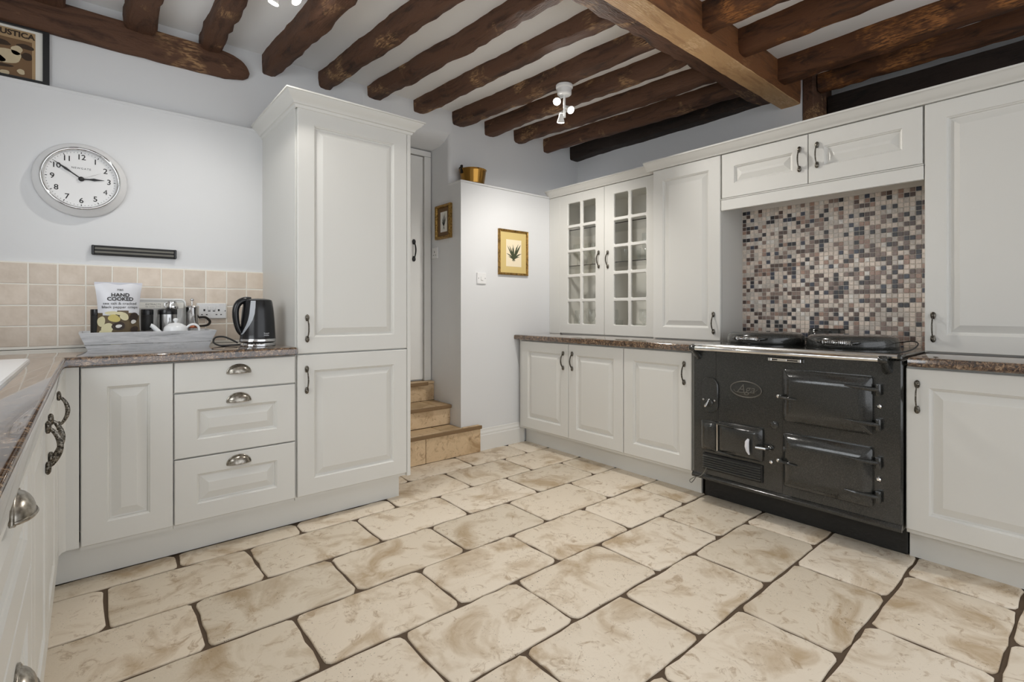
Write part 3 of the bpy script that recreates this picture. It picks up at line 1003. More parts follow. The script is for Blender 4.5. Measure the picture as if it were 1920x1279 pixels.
# thermometer
th = ag(MB().box(0.415, 0.600, -0.006, 0.0, 0.836, 0.858, 0.003), 'thermometer', 'black_enamel')
ag(MB().box(0.428, 0.447, -0.010, -0.005, 0.838, 0.856, 0.002).box(0.570, 0.586, -0.010, -0.005, 0.838, 0.856, 0.002).box(0.475, 0.520, -0.009, -0.005, 0.839, 0.855, 0.001)
   .tube([(0.447, -0.008, 0.852), (0.570, -0.008, 0.852)], 0.002, 6).tube([(0.447, -0.008, 0.842), (0.570, -0.008, 0.842)], 0.002, 6), 'thermometer_case', 'chrome', th, None)
# oval badge with script
bx, bz = 0.312, 0.675
bd = MB().lathe([(0.078, 0), (0.078, 0.003), (0.070, 0.004)], 40, (0, 0, 0), 'y')
bd.v = [(bx + x * 1.08, y, bz + z * 0.55) for x, y, z in bd.v]
bd = ag(bd, 'badge', 'black_enamel')
ring = [(bx + 0.083 * math.cos(2 * PI * k / 40), -0.004, bz + 0.042 * math.sin(2 * PI * k / 40)) for k in range(41)]
ag(MB().tube(ring, 0.0032, 6), 'badge_rim', 'badge_metal', bd)
t = lettering('badge_script', [('Aga', 0.062, bx, bz + 0.002, dict(shear=0.35)), ], 'badge_metal', bd, lambda x, z: -0.0055)
ag(MB().tube([(bx - 0.065, -0.005, bz - 0.006), (bx - 0.055, -0.005, bz - 0.018), (bx - 0.02, -0.005, bz - 0.019), (bx + 0.04, -0.005, bz - 0.014), (bx + 0.062, -0.005, bz + 0.004)], 0.0016, 6), 'badge_flourish', 'badge_metal', bd)
# pill-shaped cover and its little knob
pill = rrect(0.058, 0.160, 0.518, 0.720, 0.0505, 8)
pl = MB()
pl.loft([[(x, 0.0, z) for x, z in pill], [(x, -0.010, z) for x, z in pill], [(0.109 + (x - 0.109) * .93, -0.014, 0.619 + (z - 0.619) * .96) for x, z in pill]])
pl = ag(pl, 'control_cover', 'black_enamel')
mb = MB().lathe([(0.022, 0.010), (0.022, 0.020), (0.018, 0.024)], 20, (0.112, 0, 0.577), 'y')
kn = ag(mb, 'control_knob', 'black_enamel', pl)
ag(MB().tube([(0.112, -0.026, 0.592), (0.108, -0.032, 0.578), (0.100, -0.036, 0.562), (0.096, -0.036, 0.556)], [0.004, 0.006, 0.009, 0.006], 8), 'knob_lever', 'chrome', kn)
for x, z in ((0.076, 0.592), (0.142, 0.592)):
    ag(MB().lathe([(0.006, 0.012), (0.006, 0.017), (0.003, 0.019)], 10, (x, 0, z), 'y'), 'screw', 'steel', pl)


def pillow(x0, x1, z0, z1, d1=0.018, bev=0.055, d2=0.040, bevx=None):
    bevx = bev if bevx is None else bevx
    L = [[(x, 0.0, z) for x, z in rrect(x0, x1, z0, z1, 0.012, 3)],
         [(x, -d1, z) for x, z in rrect(x0, x1, z0, z1, 0.012, 3)],
         [(x, -d1 - 0.004, z) for x, z in rrect(x0 + .004, x1 - .004, z0 + .004, z1 - .004, 0.010, 3)]]
    for t in (0.25, 0.5, 0.75, 1.0):
        k = math.sin(t * PI / 2)
        L.append([(x, -d1 - 0.004 - (d2 - d1) * k, z) for x, z in rrect(x0 + .004 + bevx * t, x1 - .004 - bevx * t, z0 + .004 + bev * t, z1 - .004 - bev * t, 0.010, 3)])
    return MB().loft(L)


def oven(name, x0, x1, z0, z1, hz, hinges):
    dr = ag(pillow(x0, x1, z0, z1, 0.016, 0.055, 0.040, 0.045), name, 'black_enamel')
    ag(MB().tube([(x0 - 0.014, -0.010, hz), (x0 - 0.012, -0.040, hz + 0.003), (x0 + 0.01, -0.050, hz + 0.001), (x0 + 0.045, -0.052, hz - 0.002), (x0 + 0.075, -0.052, hz - 0.003)], [0.010, 0.010, 0.008, 0.006, 0.004], 8), 'handle', 'black_enamel', dr)
    ag(MB().lathe([(0.009, 0.038), (0.009, 0.046), (0.004, 0.049)], 10, (x0 - 0.012, 0, hz + 0.004), 'y'), 'handle_stud', 'chrome', dr)
    for z in hinges:
        ag(MB().tube([(x1 - 0.10, -0.046, z + 0.006), (x1 - 0.05, -0.046, z + 0.002), (x1 - 0.005, -0.034, z - 0.002), (x1 + 0.022, -0.022, z - 0.003)], [0.004, 0.008, 0.010, 0.009], 8).lathe([(0.011, -0.024), (0.012, -0.02), (0.012, 0.02), (0.011, 0.024)], 12, (x1 + 0.022, -0.018, z - 0.004)), 'hinge', 'black_enamel', dr)
    return dr
o1 = oven('oven_door', 0.507, 0.885, 0.540, 0.802, 0.663, (0.750, 0.594))
o2 = oven('oven_door', 0.507, 0.885, 0.214, 0.481, 0.340, (0.424, 0.273))
# firebox door + side flap + latch
fd = ag(pillow(0.163, 0.404, 0.306, 0.482, 0.014, 0.032, 0.034), 'firebox_door', 'black_enamel')
ag(MB().tube([(0.166, -0.030, 0.318), (0.166, -0.030, 0.470)], 0.004, 8), 'hinge_pin', 'chrome', fd)
for z in (0.470, 0.316):
    ag(MB().tube([(0.160, -0.026, z), (0.20, -0.034, z - 0.001), (0.262, -0.038, z - 0.004)], [0.008, 0.006, 0.003], 8), 'hinge_strap', 'black_enamel', fd)
lt = ag(MB().tube([(0.446, -0.012, 0.388), (0.43, -0.045, 0.388), (0.385, -0.052, 0.388)], [0.009, 0.008, 0.007], 8), 'latch', 'steel', fd)
ag(MB().lathe([(0.016, 0.0), (0.014, 0.012), (0.008, 0.018)], 12, (0.440, -0.006, 0.388), 'y'), 'latch_boss', 'chrome', lt)
ag(MB().tube([(0.352, -0.060, 0.426), (0.346, -0.062, 0.410), (0.345, -0.062, 0.385), (0.348, -0.060, 0.362), (0.354, -0.056, 0.344)], [0.005, 0.010, 0.011, 0.008, 0.004], 10), 'latch_handle', 'print_white', lt)
sf = ag(pillow(0.058, 0.153, 0.306, 0.474, 0.010, 0.03, 0.026, 0.03), 'side_flap', 'black_enamel')
# ash grille
gr = ag(MB().box(0.070, 0.402, -0.012, 0.0, 0.196, 0.288, 0.003), 'grille', 'enamel_matt')
for i in range(6):
    z = 0.210 + i * 0.0128
    ag(MB().loft([[(x, -0.012, z - 0.0015), (x, -0.022, z - 0.0022), (x, -0.024, z), (x, -0.012, z + 0.0022)] for x in (0.074, 0.394)]), 'grille_bar', 'bar_metal', gr, None)
# studs
for x, z in ((0.907, 0.671), (0.905, 0.345), (0.442, 0.316)):
    ag(MB().lathe([(0.010, 0.0), (0.010, 0.008), (0.005, 0.012)], 12, (x, 0, z), 'y'), 'stud', 'chrome')
ag(MB().lathe([(0.020, 0.0), (0.020, 0.006), (0.014, 0.010), (0.004, 0.010)], 20, (0.459, 0, 0.509), 'y'), 'round_plug', 'black_enamel')
# hob lids
LIDS = ((0.288, 0.285), (0.718, 0.285))
for x, y in LIDS:
    ld = ag(MB().lathe([(0.192, 0.0), (0.199, 0.004), (0.200, 0.020), (0.199, 0.040), (0.194, 0.054), (0.182, 0.064), (0.165, 0.069), (0.12, 0.072), (0.05, 0.073), (0.004, 0.0735)], 48, (x, y, 0.905)), 'hob_lid', 'black_enamel', AG, 60)
    ag(MB().lathe([(0.204, 0.0), (0.204, 0.005), (0.198, 0.006)], 48, (x, y, 0.9035)), 'lid_ring', 'black_enamel', ld, 60)
    hx, hy, hzz = x, y - 0.216, 0.942
    coil = []
    for k in range(16 * 14 + 1):
        a = 2 * PI * k / 14
        coil.append((hx - 0.062 + 0.124 * k / (16 * 14), hy + 0.010 * math.cos(a), hzz + 0.010 * math.sin(a)))
    ag(MB().tube(coil, 0.0026, 5), 'coil_handle', 'chrome', ld, 60)
    for s in (-1, 1):
        ag(MB().tube([(hx + s * 0.066, hy, hzz), (hx + s * 0.080, hy + 0.008, hzz + 0.002), (hx + s * 0.084, hy + 0.05, hzz + 0.002)], [0.009, 0.009, 0.008], 8), 'handle_arm', 'black_enamel', ld, 60)
    ag(MB().box(x - 0.05, x + 0.05, y + 0.185, y + 0.235, 0.905, 0.945, 0.006), 'lid_hinge', 'black_enamel', ld)
# flue outlet between the lids
fl = ag(MB().lathe([(0.062, 0.0), (0.062, 0.03), (0.055, 0.034), (0.052, 0.07), (0.046, 0.078), (0.02, 0.080)], 24, (0.505, 0.47, 0.905)).box(0.44, 0.60, 0.50, 0.60, 0.905, 0.995, 0.01), 'flue_chamber', 'black_enamel')
ag(MB().tube([(0.505 + 0.034 * math.cos(2 * PI * k / 20), 0.435, 0.955 + 0.034 * math.sin(2 * PI * k / 20)) for k in range(21)], 0.006, 6), 'flue_ring', 'black_enamel', fl)
# thin thermometer wire hanging from the grille
wire = MB().tube([(2.68, 1.475, 0.212), (2.676, 1.488, 0.18), (2.678, 1.515, 0.15), (2.676, 1.55, 0.135), (2.68, 1.58, 0.11), (2.72, 1.592, 0.085), (2.76, 1.590, 0.105), (2.77, 1.588, 0.13)], 0.0022, 6, sm=5)
tag(wire.build('probe_wire', 'wire_grey', smooth=60), 'thin grey wire hanging at the lower left of the range cooker', 'wire')
cable = MB().tube([(2.76, 0.63, 0.908), (2.80, 0.60, 0.912), (2.86, 0.575, 0.925), (2.95, 0.578, 0.945), (3.02, 0.62, 0.95), (3.10, 0.70, 0.93), (3.2, 0.74, 0.91)], 0.003, 6, sm=5)
tag(cable.build('cable', 'cord_black', smooth=60), 'thin dark cable at the right rear of the range cooker', 'cable')

# ------------------------------------------------------------------ timbers
def beam(name, label, p0, p1, w0, w1, z0, z1, mat, group, seed, wob=0.010, roundend=None, chamfer=0.014):
    """timber from p0 to p1 (plan); w = widths, z0 bottom, z1 top. Local X runs along it."""
    rr = random.Random(seed)
    d_ = Vector((p1[0] - p0[0], p1[1] - p0[1])); L = d_.length
    ang = math.atan2(d_.y, d_.x)
    n = max(8, int(L / 0.055))
    ts = [i / n for i in range(n + 1)]
    if roundend:
        ts = [t for t in ts if (1 - t) * L > roundend] + [1 - roundend / L * (1 - math.sin(k / 10 * PI / 2)) for k in range(11)]
    loops = []
    ph = [rr.uniform(0, 6.28) for _ in range(8)]
    h = z1 - z0
    for t in ts:
        x = L * t
        w = w0 + (w1 - w0) * t
        wl = w / 2 + wob * (math.sin(ph[0] + x * 4) * .4 + math.sin(ph[1] + x * 13) * .3 + rr.uniform(-.4, .4))
        wr = w / 2 + wob * (math.sin(ph[2] + x * 4.6) * .4 + math.sin(ph[3] + x * 11) * .3 + rr.uniform(-.4, .4))
        zb = z0 + wob * 0.6 * (math.sin(ph[4] + x * 4) * .6 + math.sin(ph[5] + x * 9) * .3 + rr.uniform(-.3, .3))
        c1, c2 = chamfer * rr.uniform(.6, 1.5), chamfer * rr.uniform(.6, 1.5)
        if roundend and L - x < roundend:
            q = (L - x) / roundend; k = math.sqrt(max(0.0, 1 - (1 - q) ** 2)); k = max(k, 0.08); wl *= 0.5 + 0.5 * k; wr *= 0.5 + 0.5 * k
            mid = z0 + h * 0.35
            zb = mid + (zb - mid) * k; zt_ = mid + (z1 - mid) * k
        else:
            zt_ = z1
        yb = 0.0
        loops.append([(x, wl, zt_ - z0), (x, wl + rr.uniform(-.003, .003), (zb + zt_) / 2 - z0), (x, wl - c1 * .3, zb + c1 - z0), (x, wl - c1, zb + .25 * c1 - z0), (x, rr.uniform(-.01, .01), zb - .001 - z0),
                      (x, -wr + c2, zb + .25 * c2 - z0), (x, -wr + c2 * .3, zb + c2 - z0), (x, -wr + rr.uniform(-.003, .003), (zb + zt_) / 2 - z0), (x, -wr, zt_ - z0)])
    o = MB().loft(loops).build(name, mat, None, (p0[0], p0[1], z0), ang, smooth=40)
    return tag(o, label, 'beam', group)


JG = 'dark joists running from the far wall to the main beam'
ZT = ZC + 0.02
# (label bit, right edge x at wall, left edge x at wall, x centre at near end, y near, mat)
J = [
    ('joist above the tall cabinet, beside the left spotlight', 0.806, 0.912, 0.895, 0.997, 2.0, 2.545),
    ('joist meeting the wall just above the tall cabinet cornice', 1.150, 1.246, 1.300, 1.405, 1.64, 2.560),
    ('joist ending above the right end of the tall cabinet cornice', 1.490, 1.600, 1.655, 1.770, 1.64, 2.582),
    ('joist with pale worn bark patches on its underside', 1.855, 1.955, 1.995, 2.112, 1.64, 2.582),
    ('joist just left of the ceiling spotlight near the range', 2.205, 2.330, 2.345, 2.458, 1.64, 2.562),
    ('joist just right of the ceiling spotlight near the range', 2.515, 2.622, 2.665, 2.745, 1.64, 2.556),
    ('third joist from the right-hand wall', 2.835, 2.940, 3.005, 3.110, 1.62, 2.560),
    ('second joist from the right-hand wall', 3.190, 3.275, 3.325, 3.415, 1.60, 2.545),
]
for i, (lb, a, b_, c_, d_, yn, zb) in enumerate(J):
    beam('ceiling_joist', 'dark rough timber ' + lb, ((a + b_) / 2, YF + 0.01), ((c_ + d_) / 2, yn - 0.02), b_ - a, d_ - c_, zb, ZT, 'oak_dark', JG, 20 + i)
beam('ceiling_joist', 'nearly black timber joist hard against the right-hand wall', (3.62, YF + 0.01), (3.64, 1.60), 0.15, 0.17, 2.545, ZT, 'oak_black', JG, 40)
beam('ceiling_joist', 'dark timber joist crossing the wall beam, left of the left spotlight', (0.535, 3.34), (0.56, 2.0), 0.10, 0.12, 2.575, ZT, 'oak_dark', JG, 41)
beam('ceiling_joist', 'dark knotty timber joist above the clock', (0.212, 3.34), (0.22, 2.0), 0.13, 0.15, 2.570, ZT, 'oak_dark', JG, 42, 0.014)
beam('ceiling_joist', 'dark timber joist in the top left corner above the poster', (-0.16, 3.34), (-0.15, 2.0), 0.15, 0.15, 2.575, ZT, 'oak_dark', JG, 43)
beam('wall_beam', 'dark timber wall plate with rounded end above the framed poster', (-0.9, 3.335), (0.738, 3.335), 0.075, 0.07, 2.452, 2.60, 'oak_dark', None, 44, 0.006, roundend=0.16)
beam('trimmer_beam', 'dark brown trimmer beam the joists butt into', (0.6, 1.545), (3.70, 1.545), 0.175, 0.175, 2.545, ZT, 'oak_dark', None, 45, 0.006)
beam('main_beam', 'pale honey-coloured square-sawn main beam', (0.6, 1.395), (3.99, 1.405), 0.128, 0.128, 2.480, ZT, 'oak_gold', None, 46, 0.0022, chamfer=0.004)
MBM = bpy.data.objects['main_beam'].data
MBM.materials.append(MATS['oak_stain'])      # sides are stained, the underside is planed bare
for p in MBM.polygons:
    if abs(p.normal.y) > 0.75: p.material_index = 1
mb = MB().box(3.652, 3.99, 1.262, 1.328, 2.0, 2.664, 0.006)
tag(mb.build('timber_post', 'oak_dark'), 'dark timber post end under the right end of the pale beam', 'post')
NG = 'rusty brown joists on the near side of the main beam'
for i, (lb, a, b_, zb, mt) in enumerate((('rusty brown joist nearest the top of the picture, right of the pale beam', 2.385, 2.490, 2.53, 'oak_rust'),
                                         ('rusty brown joist, second right of the pale beam', 2.765, 2.875, 2.53, 'oak_rust'),
                                         ('thick orange-brown joist in the middle right of the ceiling', 3.290, 3.410, 2.53, 'oak_rust'),
                                         ('dark brown joist just above the right-hand cornice', 3.700, 3.805, 2.555, 'oak_rust'),
                                         ('almost black beam behind the right-hand cornice', 3.885, 4.02, 2.37, 'oak_black'))):
    beam('ceiling_joist', lb, ((a + b_) / 2, 1.34 if i < 3 else 1.255), ((a + b_) / 2 - 0.01, -1.6), b_ - a, b_ - a, zb, ZT if i < 4 else 2.565, mt, NG, 60 + i, 0.008)


# ------------------------------------------------------------------ spotlights
def lamp_light(loc, aim, power, cone=125, rad=0.03, col=(1.0, 0.96, 0.90)):
    l = bpy.data.lights.new('bulb_light', 'SPOT')
    l.energy = power; l.shadow_soft_size = rad; l.color = col
    l.spot_size = math.radians(cone); l.spot_blend = 0.9
    o = bpy.data.objects.new('bulb_light', l); C.objects.link(o); o.location = loc
    o.rotation_euler = Vector(aim).to_track_quat('-Z', 'Y').to_euler()
    return o


def spotlight(label, base, heads, cone=125):
    t = thing('ceiling_spotlight', label, 'light', base)
    b0 = Vector(base)
    MB().lathe([(0.052, 0.0), (0.055, -0.004), (0.055, -0.020), (0.050, -0.024), (0.047, -0.026), (0.046, -0.060), (0.040, -0.066), (0.010, -0.068)][::-1], 28, (0, 0, 0)).build('base', 'white_plastic', t, smooth=35)
    MB().tube([(0, 0, -0.06), (0, 0, heads[-1][0][2] + 0.03)], 0.008, 10).build('stem', 'white_plastic', t, smooth=60)
    for pos, aim, lit, power in heads:
        p = Vector(pos); a = Vector(aim).normalized()
        hd = MB().lathe([(0.010, -0.055), (0.014, -0.050), (0.016, -0.030), (0.022, -0.012), (0.0255, -0.001), (0.0235, 0.0)], 18)
        q = a.to_track_quat('Z', 'Y')
        hd.v = [tuple(q @ Vector(v_) + p) for v_ in hd.v]
        h = hd.build('lamp_head', 'gloss_white', t, smooth=50)
        bl = MB().lathe([(0.0, -0.004), (0.0225, -0.003), (0.0225, 0.003), (0.012, 0.006), (0.0, 0.007)], 18, cap0=False, cap1=False)
        bl.v = [tuple(q @ Vector(v_) + p) for v_ in bl.v]
        bl.build('bulb', 'bulb_glow' if lit else 'white_plastic', h, smooth=60)
        MB().tube([(0, 0, p.z + 0.035), tuple(p - a * 0.045)], 0.005, 8).build('arm', 'white_plastic', h, smooth=60)
        if lit: lamp_light(b0 + p + a * 0.02, a, power, cone)
    return t
spotlight('white ceiling spotlight cluster hanging between joists near the range', (2.365, 2.285, 2.560),
          [((-0.037, 0.031, -0.107), (-0.55, -0.50, -0.60), True, 38), ((0.032, -0.027, -0.162), (-0.10, -0.80, -0.60), True, 41), ((-0.018, 0.016, -0.240), (0.30, 0.42, -0.90), True, 42)])
spotlight('bright white ceiling spotlight at the top edge above the tall cabinet', (0.70, 2.42, ZC),
          [((-0.05, 0.055, -0.155), (-0.34, 0.38, -1.35), True, 18), ((0.045, 0.03, -0.12), (0.45, -0.35, -0.75), True, 18)], 108)

# ------------------------------------------------------------------ wall clock
ck = thing('wall_clock', 'round white wall clock with chrome bezel showing nine minutes to three', 'clock', (-0.026, YW, 1.742))
MB().lathe([(0.170, 0.0), (0.180, 0.004), (0.181, 0.012), (0.176, 0.022), (0.166, 0.034), (0.156, 0.048), (0.150, 0.056), (0.146, 0.058), (0.140, 0.040), (0.02, 0.040)], 72, (0, 0, 0), 'y').build('case', 'white_plastic', ck, smooth=40)
MB().lathe([(0.151, 0.050), (0.153, 0.056), (0.150, 0.064), (0.144, 0.066), (0.139, 0.062), (0.137, 0.047), (0.139, 0.044)], 72, (0, 0, 0), 'y', cap0=False, cap1=False).build('bezel', 'chrome', ck, smooth=60)
dial = MB().lathe([(0.1375, 0.043), (0.137, 0.0445), (0.001, 0.0445)], 64, (0, 0, 0), 'y').build('dial', 'white_plastic', ck)
yd = -0.0450
tk = MB()
for k in range(60):
    a = PI / 2 - 2 * PI * k / 60
    r0, r1, w = (0.124, 0.132, 0.0016) if k % 5 == 0 else (0.127, 0.1305, 0.0009)
    ux, uz = math.cos(a), math.sin(a); px, pz = -uz, ux
    tk.add([(ux * r + px * w * s, yd, uz * r + pz * w * s) for r, s in ((r0, -1), (r0, 1), (r1, 1), (r1, -1))], [(0, 1, 2, 3)])
tk.build('minute_marks', 'ink', dial)
items = []
for k in range(1, 13):
    a = PI / 2 - 2 * PI * k / 12
    items.append((str(k), 0.036, 0.106 * math.cos(a), 0.106 * math.sin(a), dict(spacing=0.95, bold=0.0 if k == 4 else 0.0004)))
items.append(('NEWGATE', 0.0125, 0, 0.052, dict(spacing=1.35)))
lettering('numerals', items, 'ink', dial, lambda x, z: yd - 0.0002)


def hand(name, ang, L, w, y, tail, mat='black_frame'):
    a = math.radians(90 - ang); u = (math.cos(a), math.sin(a)); p = (-u[1], u[0])
    pts = [(-tail, 0.35), (-tail, -0.35), (0.0, -0.45), (L * 0.35, -0.5), (L * .55, -1.0), (L * .72, -0.55), (L, -0.08), (L, 0.08), (L * .72, 0.55), (L * .55, 1.0), (L * .35, 0.5), (0, 0.45)]
    out = [(u[0] * d_ + p[0] * w * s, u[1] * d_ + p[1] * w * s) for d_, s in pts]
    MB().prism(out, y - 0.001, y).build(name, mat, ck)
hand('minute_hand', 306, 0.128, 0.0055, -0.052, 0.012)
hand('hour_hand', 86, 0.088, 0.0065, -0.049, 0.012)
hand('second_hand', 63, 0.085, 0.0006, -0.054, 0.022, 'ink_soft')
MB().lathe([(0.011, 0.045), (0.011, 0.053), (0.008, 0.057), (0.002, 0.058)], 20, (0, 0, 0), 'y').build('hand_boss', 'black_frame', ck, smooth=50)

# ------------------------------------------------------------------ knife rack, sockets, switch
kr = thing('knife_rack', 'dark magnetic knife rack on the wall under the clock', 'knife rack', (0.012, YW, 1.378))
MB().box(0, 0.356, -0.022, 0, 0.0, 0.048, 0.003).build('bar', 'black_matt', kr)
for z in (0.014, 0.032):
    MB().box(0.012, 0.344, -0.026, -0.022, z - 0.005, z + 0.005, 0.001).build('magnet_strip', 'wire_grey', kr)
for x in (0.0, 0.344):
    MB().box(x, x + 0.012, -0.029, 0, 0.0, 0.048, 0.003).build('end_cap', 'black_plastic', kr)

so = thing('double_socket', 'white double wall socket on the beige tiles behind the tray', 'socket', (0.460, YW - 0.012, 1.052))
MB().box(0, 0.147, -0.012, 0, 0, 0.087, 0.003).build('plate', 'white_plastic', so)
for cx in (0.038, 0.109):
    MB().box(cx - 0.0045, cx + 0.0045, -0.0127, -0.0118, 0.042, 0.053).box(cx - 0.0155, cx - 0.0075, -0.0127, -0.0118, 0.020, 0.025).box(cx + 0.0075, cx + 0.0155, -0.0127, -0.0118, 0.020, 0.025).build('pin_holes', 'slot_dark', so)
for cx in (0.062, 0.085):
    MB().box(cx - 0.008, cx + 0.008, -0.016, -0.011, 0.048, 0.070, 0.002).build('switch', 'white_plastic', so)
    MB().box(cx - 0.006, cx + 0.006, -0.0125, -0.0118, 0.040, 0.044).build('switch_mark', 'slot_dark', so)
MB().lathe([(0.003, 0.0118), (0.003, 0.0128)], 8, (0.006, 0, 0.0435), 'y').lathe([(0.003, 0.0118), (0.003, 0.0128)], 8, (0.141, 0, 0.0435), 'y').build('screws', 'slot_dark', so)

sw = thing('light_switch', 'white light switch plate on the half-height partition', 'switch', (2.316, 3.185, 1.305))
MB().box(0, 0.088, -0.012, 0, 0, 0.088, 0.003).build('plate', 'white_plastic', sw)
MB().box(0.034, 0.054, -0.017, -0.011, 0.028, 0.060, 0.002).build('rocker', 'white_plastic', sw)
MB().lathe([(0.003, 0.0118), (0.003, 0.013)], 8, (0.012, 0, 0.044), 'y').lathe([(0.003, 0.0118), (0.003, 0.013)], 8, (0.076, 0, 0.044), 'y').build('screws', 'slot_dark', sw)
sp = thing('wall_socket', 'small white socket plate beside the steps below the little picture', 'socket', (2.169, 3.590, 1.520), BF)
MB().box(0, 0.088, -0.012, 0, 0, 0.088, 0.003).build('plate', 'white_plastic', sp)
MB().box(0.040, 0.048, -0.0127, -0.0118, 0.046, 0.058).box(0.024, 0.034, -0.0127, -0.0118, 0.024, 0.029).box(0.054, 0.064, -0.0127, -0.0118, 0.024, 0.029).build('pin_holes', 'slot_dark', sp)
MB().box(0.028, 0.060, -0.016, -0.011, 0.062, 0.078, 0.002).build('switch', 'white_plastic', sp)


# ------------------------------------------------------------------ pictures
def frame_ring(w, h, fw, depth, mat, parent):
    loops = []
    for ins, y in ((0, 0), (0, -depth * .8), (fw * .25, -depth), (fw * .6, -depth * .8), (fw * .8, -depth * .9), (fw, -depth * .55), (fw, -0.003)):
        loops.append([(ins, y, ins), (w - ins, y, ins), (w - ins, y, h - ins), (ins, y, h - ins)])
    MB().loft(loops, cap0=False, cap1=False).build('frame', mat, parent, smooth=30)


def leaf(mb, x0, z0, ang, L, w, y, bend=0.0):
    n = 6; pts_l = []; pts_r = []
    for i in range(n + 1):
        t = i / n; a = ang + bend * t
        x = x0 + math.cos(a) * L * t; z = z0 + math.sin(a) * L * t
        ww = w * math.sin(PI * min(1, 0.12 + t * .88)) + 0.0004
        pts_l.append((x - math.sin(a) * ww, y, z + math.cos(a) * ww)); pts_r.append((x + math.sin(a) * ww, y, z - math.cos(a) * ww))
    pts = pts_l + pts_r[::-1]
    mb.add(pts, [tuple(range(len(pts)))])


p1 = thing('framed_picture', 'gilt-framed fern print with ochre mount on the partition', 'picture', (2.528, 3.185, 1.388))
W, H = 0.316, 0.371
frame_ring(W, H, 0.018, 0.022, 'gilt', p1)
mt = MB().box(0.015, W - .015, -0.008, 0, 0.015, H - .015).build('mount', 'ochre_mat', p1)
MB().box(0.080, W - .072, -0.009, -0.008, 0.070, H - .080).build('print_paper', 'cream_paper', p1)
mb = MB()
for ang, L, w, bd_ in ((88, .125, .006, .1), (75, .14, .007, -.1), (62, .15, .009, -.05), (105, .12, .007, .12), (118, .13, .006, .05), (50, .10, .006, -.3), (130, .09, .005, .3), (40, .07, .004, -.3), (145, .06, .004, .2), (97, .10, .007, 0), (68, .11, .008, .1)):
    leaf(mb, 0.160, 0.128, math.radians(ang), L, w, -0.0093 - 0.00005 * ang * 0.01, math.radians(bd_ * 60))
for ang in (200, 230, 270, 310, 340): leaf(mb, 0.160, 0.130, math.radians(ang), 0.022, 0.002, -0.0093)
mb.build('plant_drawing', 'leaf_green', p1)

p2 = thing('framed_picture', 'small gilt-framed print with brown mount above the steps', 'picture', (2.169, 3.522, 1.666), BF)
W, H = 0.220, 0.270
frame_ring(W, H, 0.024, 0.028, 'gilt', p2)
MB().box(0.020, W - .020, -0.008, 0, 0.020, H - .020).build('mount', 'brown_mat', p2)
MB().box(0.062, W - .062, -0.009, -0.008, 0.055, H - .055).build('print_paper', 'paper', p2)
mb = MB()
for ang, L, w in ((95, .10, .006), (80, .11, .006), (65, .08, .006), (110, .07, .005), (125, .05, .004), (250, .03, .003), (290, .03, .003)):
    leaf(mb, 0.112, 0.100, math.radians(ang), L, w, -0.0094)
mb.build('plant_drawing', 'ink_soft', p2)

# poster standing on the ledge (generic farmyard print)
po = thing('framed_poster', 'black-framed brown farmyard poster lettered RUSTICA standing on the wall ledge', 'poster', (-0.70, YF - 0.002, 2.182))
W, H = 0.555, 0.285
loops = []
for ins, y in ((0, 0), (0, -0.020), (0.024, -0.020), (0.024, -0.004)):
    loops.append([(ins, y, ins), (W - ins, y, ins), (W - ins, y, H - ins), (ins, y, H - ins)])
MB().loft(loops, cap0=False, cap1=False).build('frame', 'black_frame', po)
MB().box(0.022, W - .022, -0.006, -0.002, 0.0, H - .022).build('mount', 'paper', po)
MB().box(0.075, W - .050, -0.007, -0.006, 0.0, H - .036).build('print_border', 'poster_buff', po)
MB().box(0.09, W - .062, -0.0078, -0.007, 0.0, H - .082).build('print_ground', 'poster_brown', po)
def blob(mb, cx, cz, rx, rz, y, seed, n=22, am=0.16):
    rr = random.Random(seed); ph = [rr.uniform(0, 6.28) for _ in range(3)]
    pts = []
    for k in range(n):
        a = 2 * PI * k / n
        q = 1 + am * (math.sin(2 * a + ph[0]) * .5 + math.sin(3 * a + ph[1]) * .35 + math.sin(5 * a + ph[2]) * .25)
        pts.append((cx + rx * q * math.cos(a), y(cx, cz) if callable(y) else y, cz + rz * q * math.sin(a)))
    mb.add(pts, [tuple(range(n))])
mb = MB()
for cx, cz, rx, rz, s in ((0.405, 0.115, .050, .036, 1), (0.440, 0.150, .020, .022, 2), (0.365, 0.095, .035, .020, 3), (0.30, 0.13, .05, .03, 4), (0.455, 0.052, .014, .012, 5), (0.40, 0.035, .018, .010, 6), (0.345, 0.045, .02, .012, 7)): blob(mb, cx, cz, rx, rz, -0.0084, s)
mb.build('print_shapes_pale', 'poster_light', po)
mb = MB()
for cx, cz, rx, rz, s in ((0.47, 0.175, .030, .012, 11), (0.37, 0.175, .050, .014, 12), (0.475, 0.13, .018, .020, 13), (0.33, 0.15, .03, .012, 14), (0.38, 0.068, .05, .008, 15), (0.42, 0.015, .05, .006, 16)): blob(mb, cx, cz, rx, rz, -0.0081, s)
mb.build('print_shapes_dark', 'poster_dark', po)
lettering('poster_lettering', [('RUSTICA', 0.035, 0.432, H - 0.058, dict(spacing=1.0, bold=0.0014))], 'poster_dark', po, lambda x, z: -0.0086)

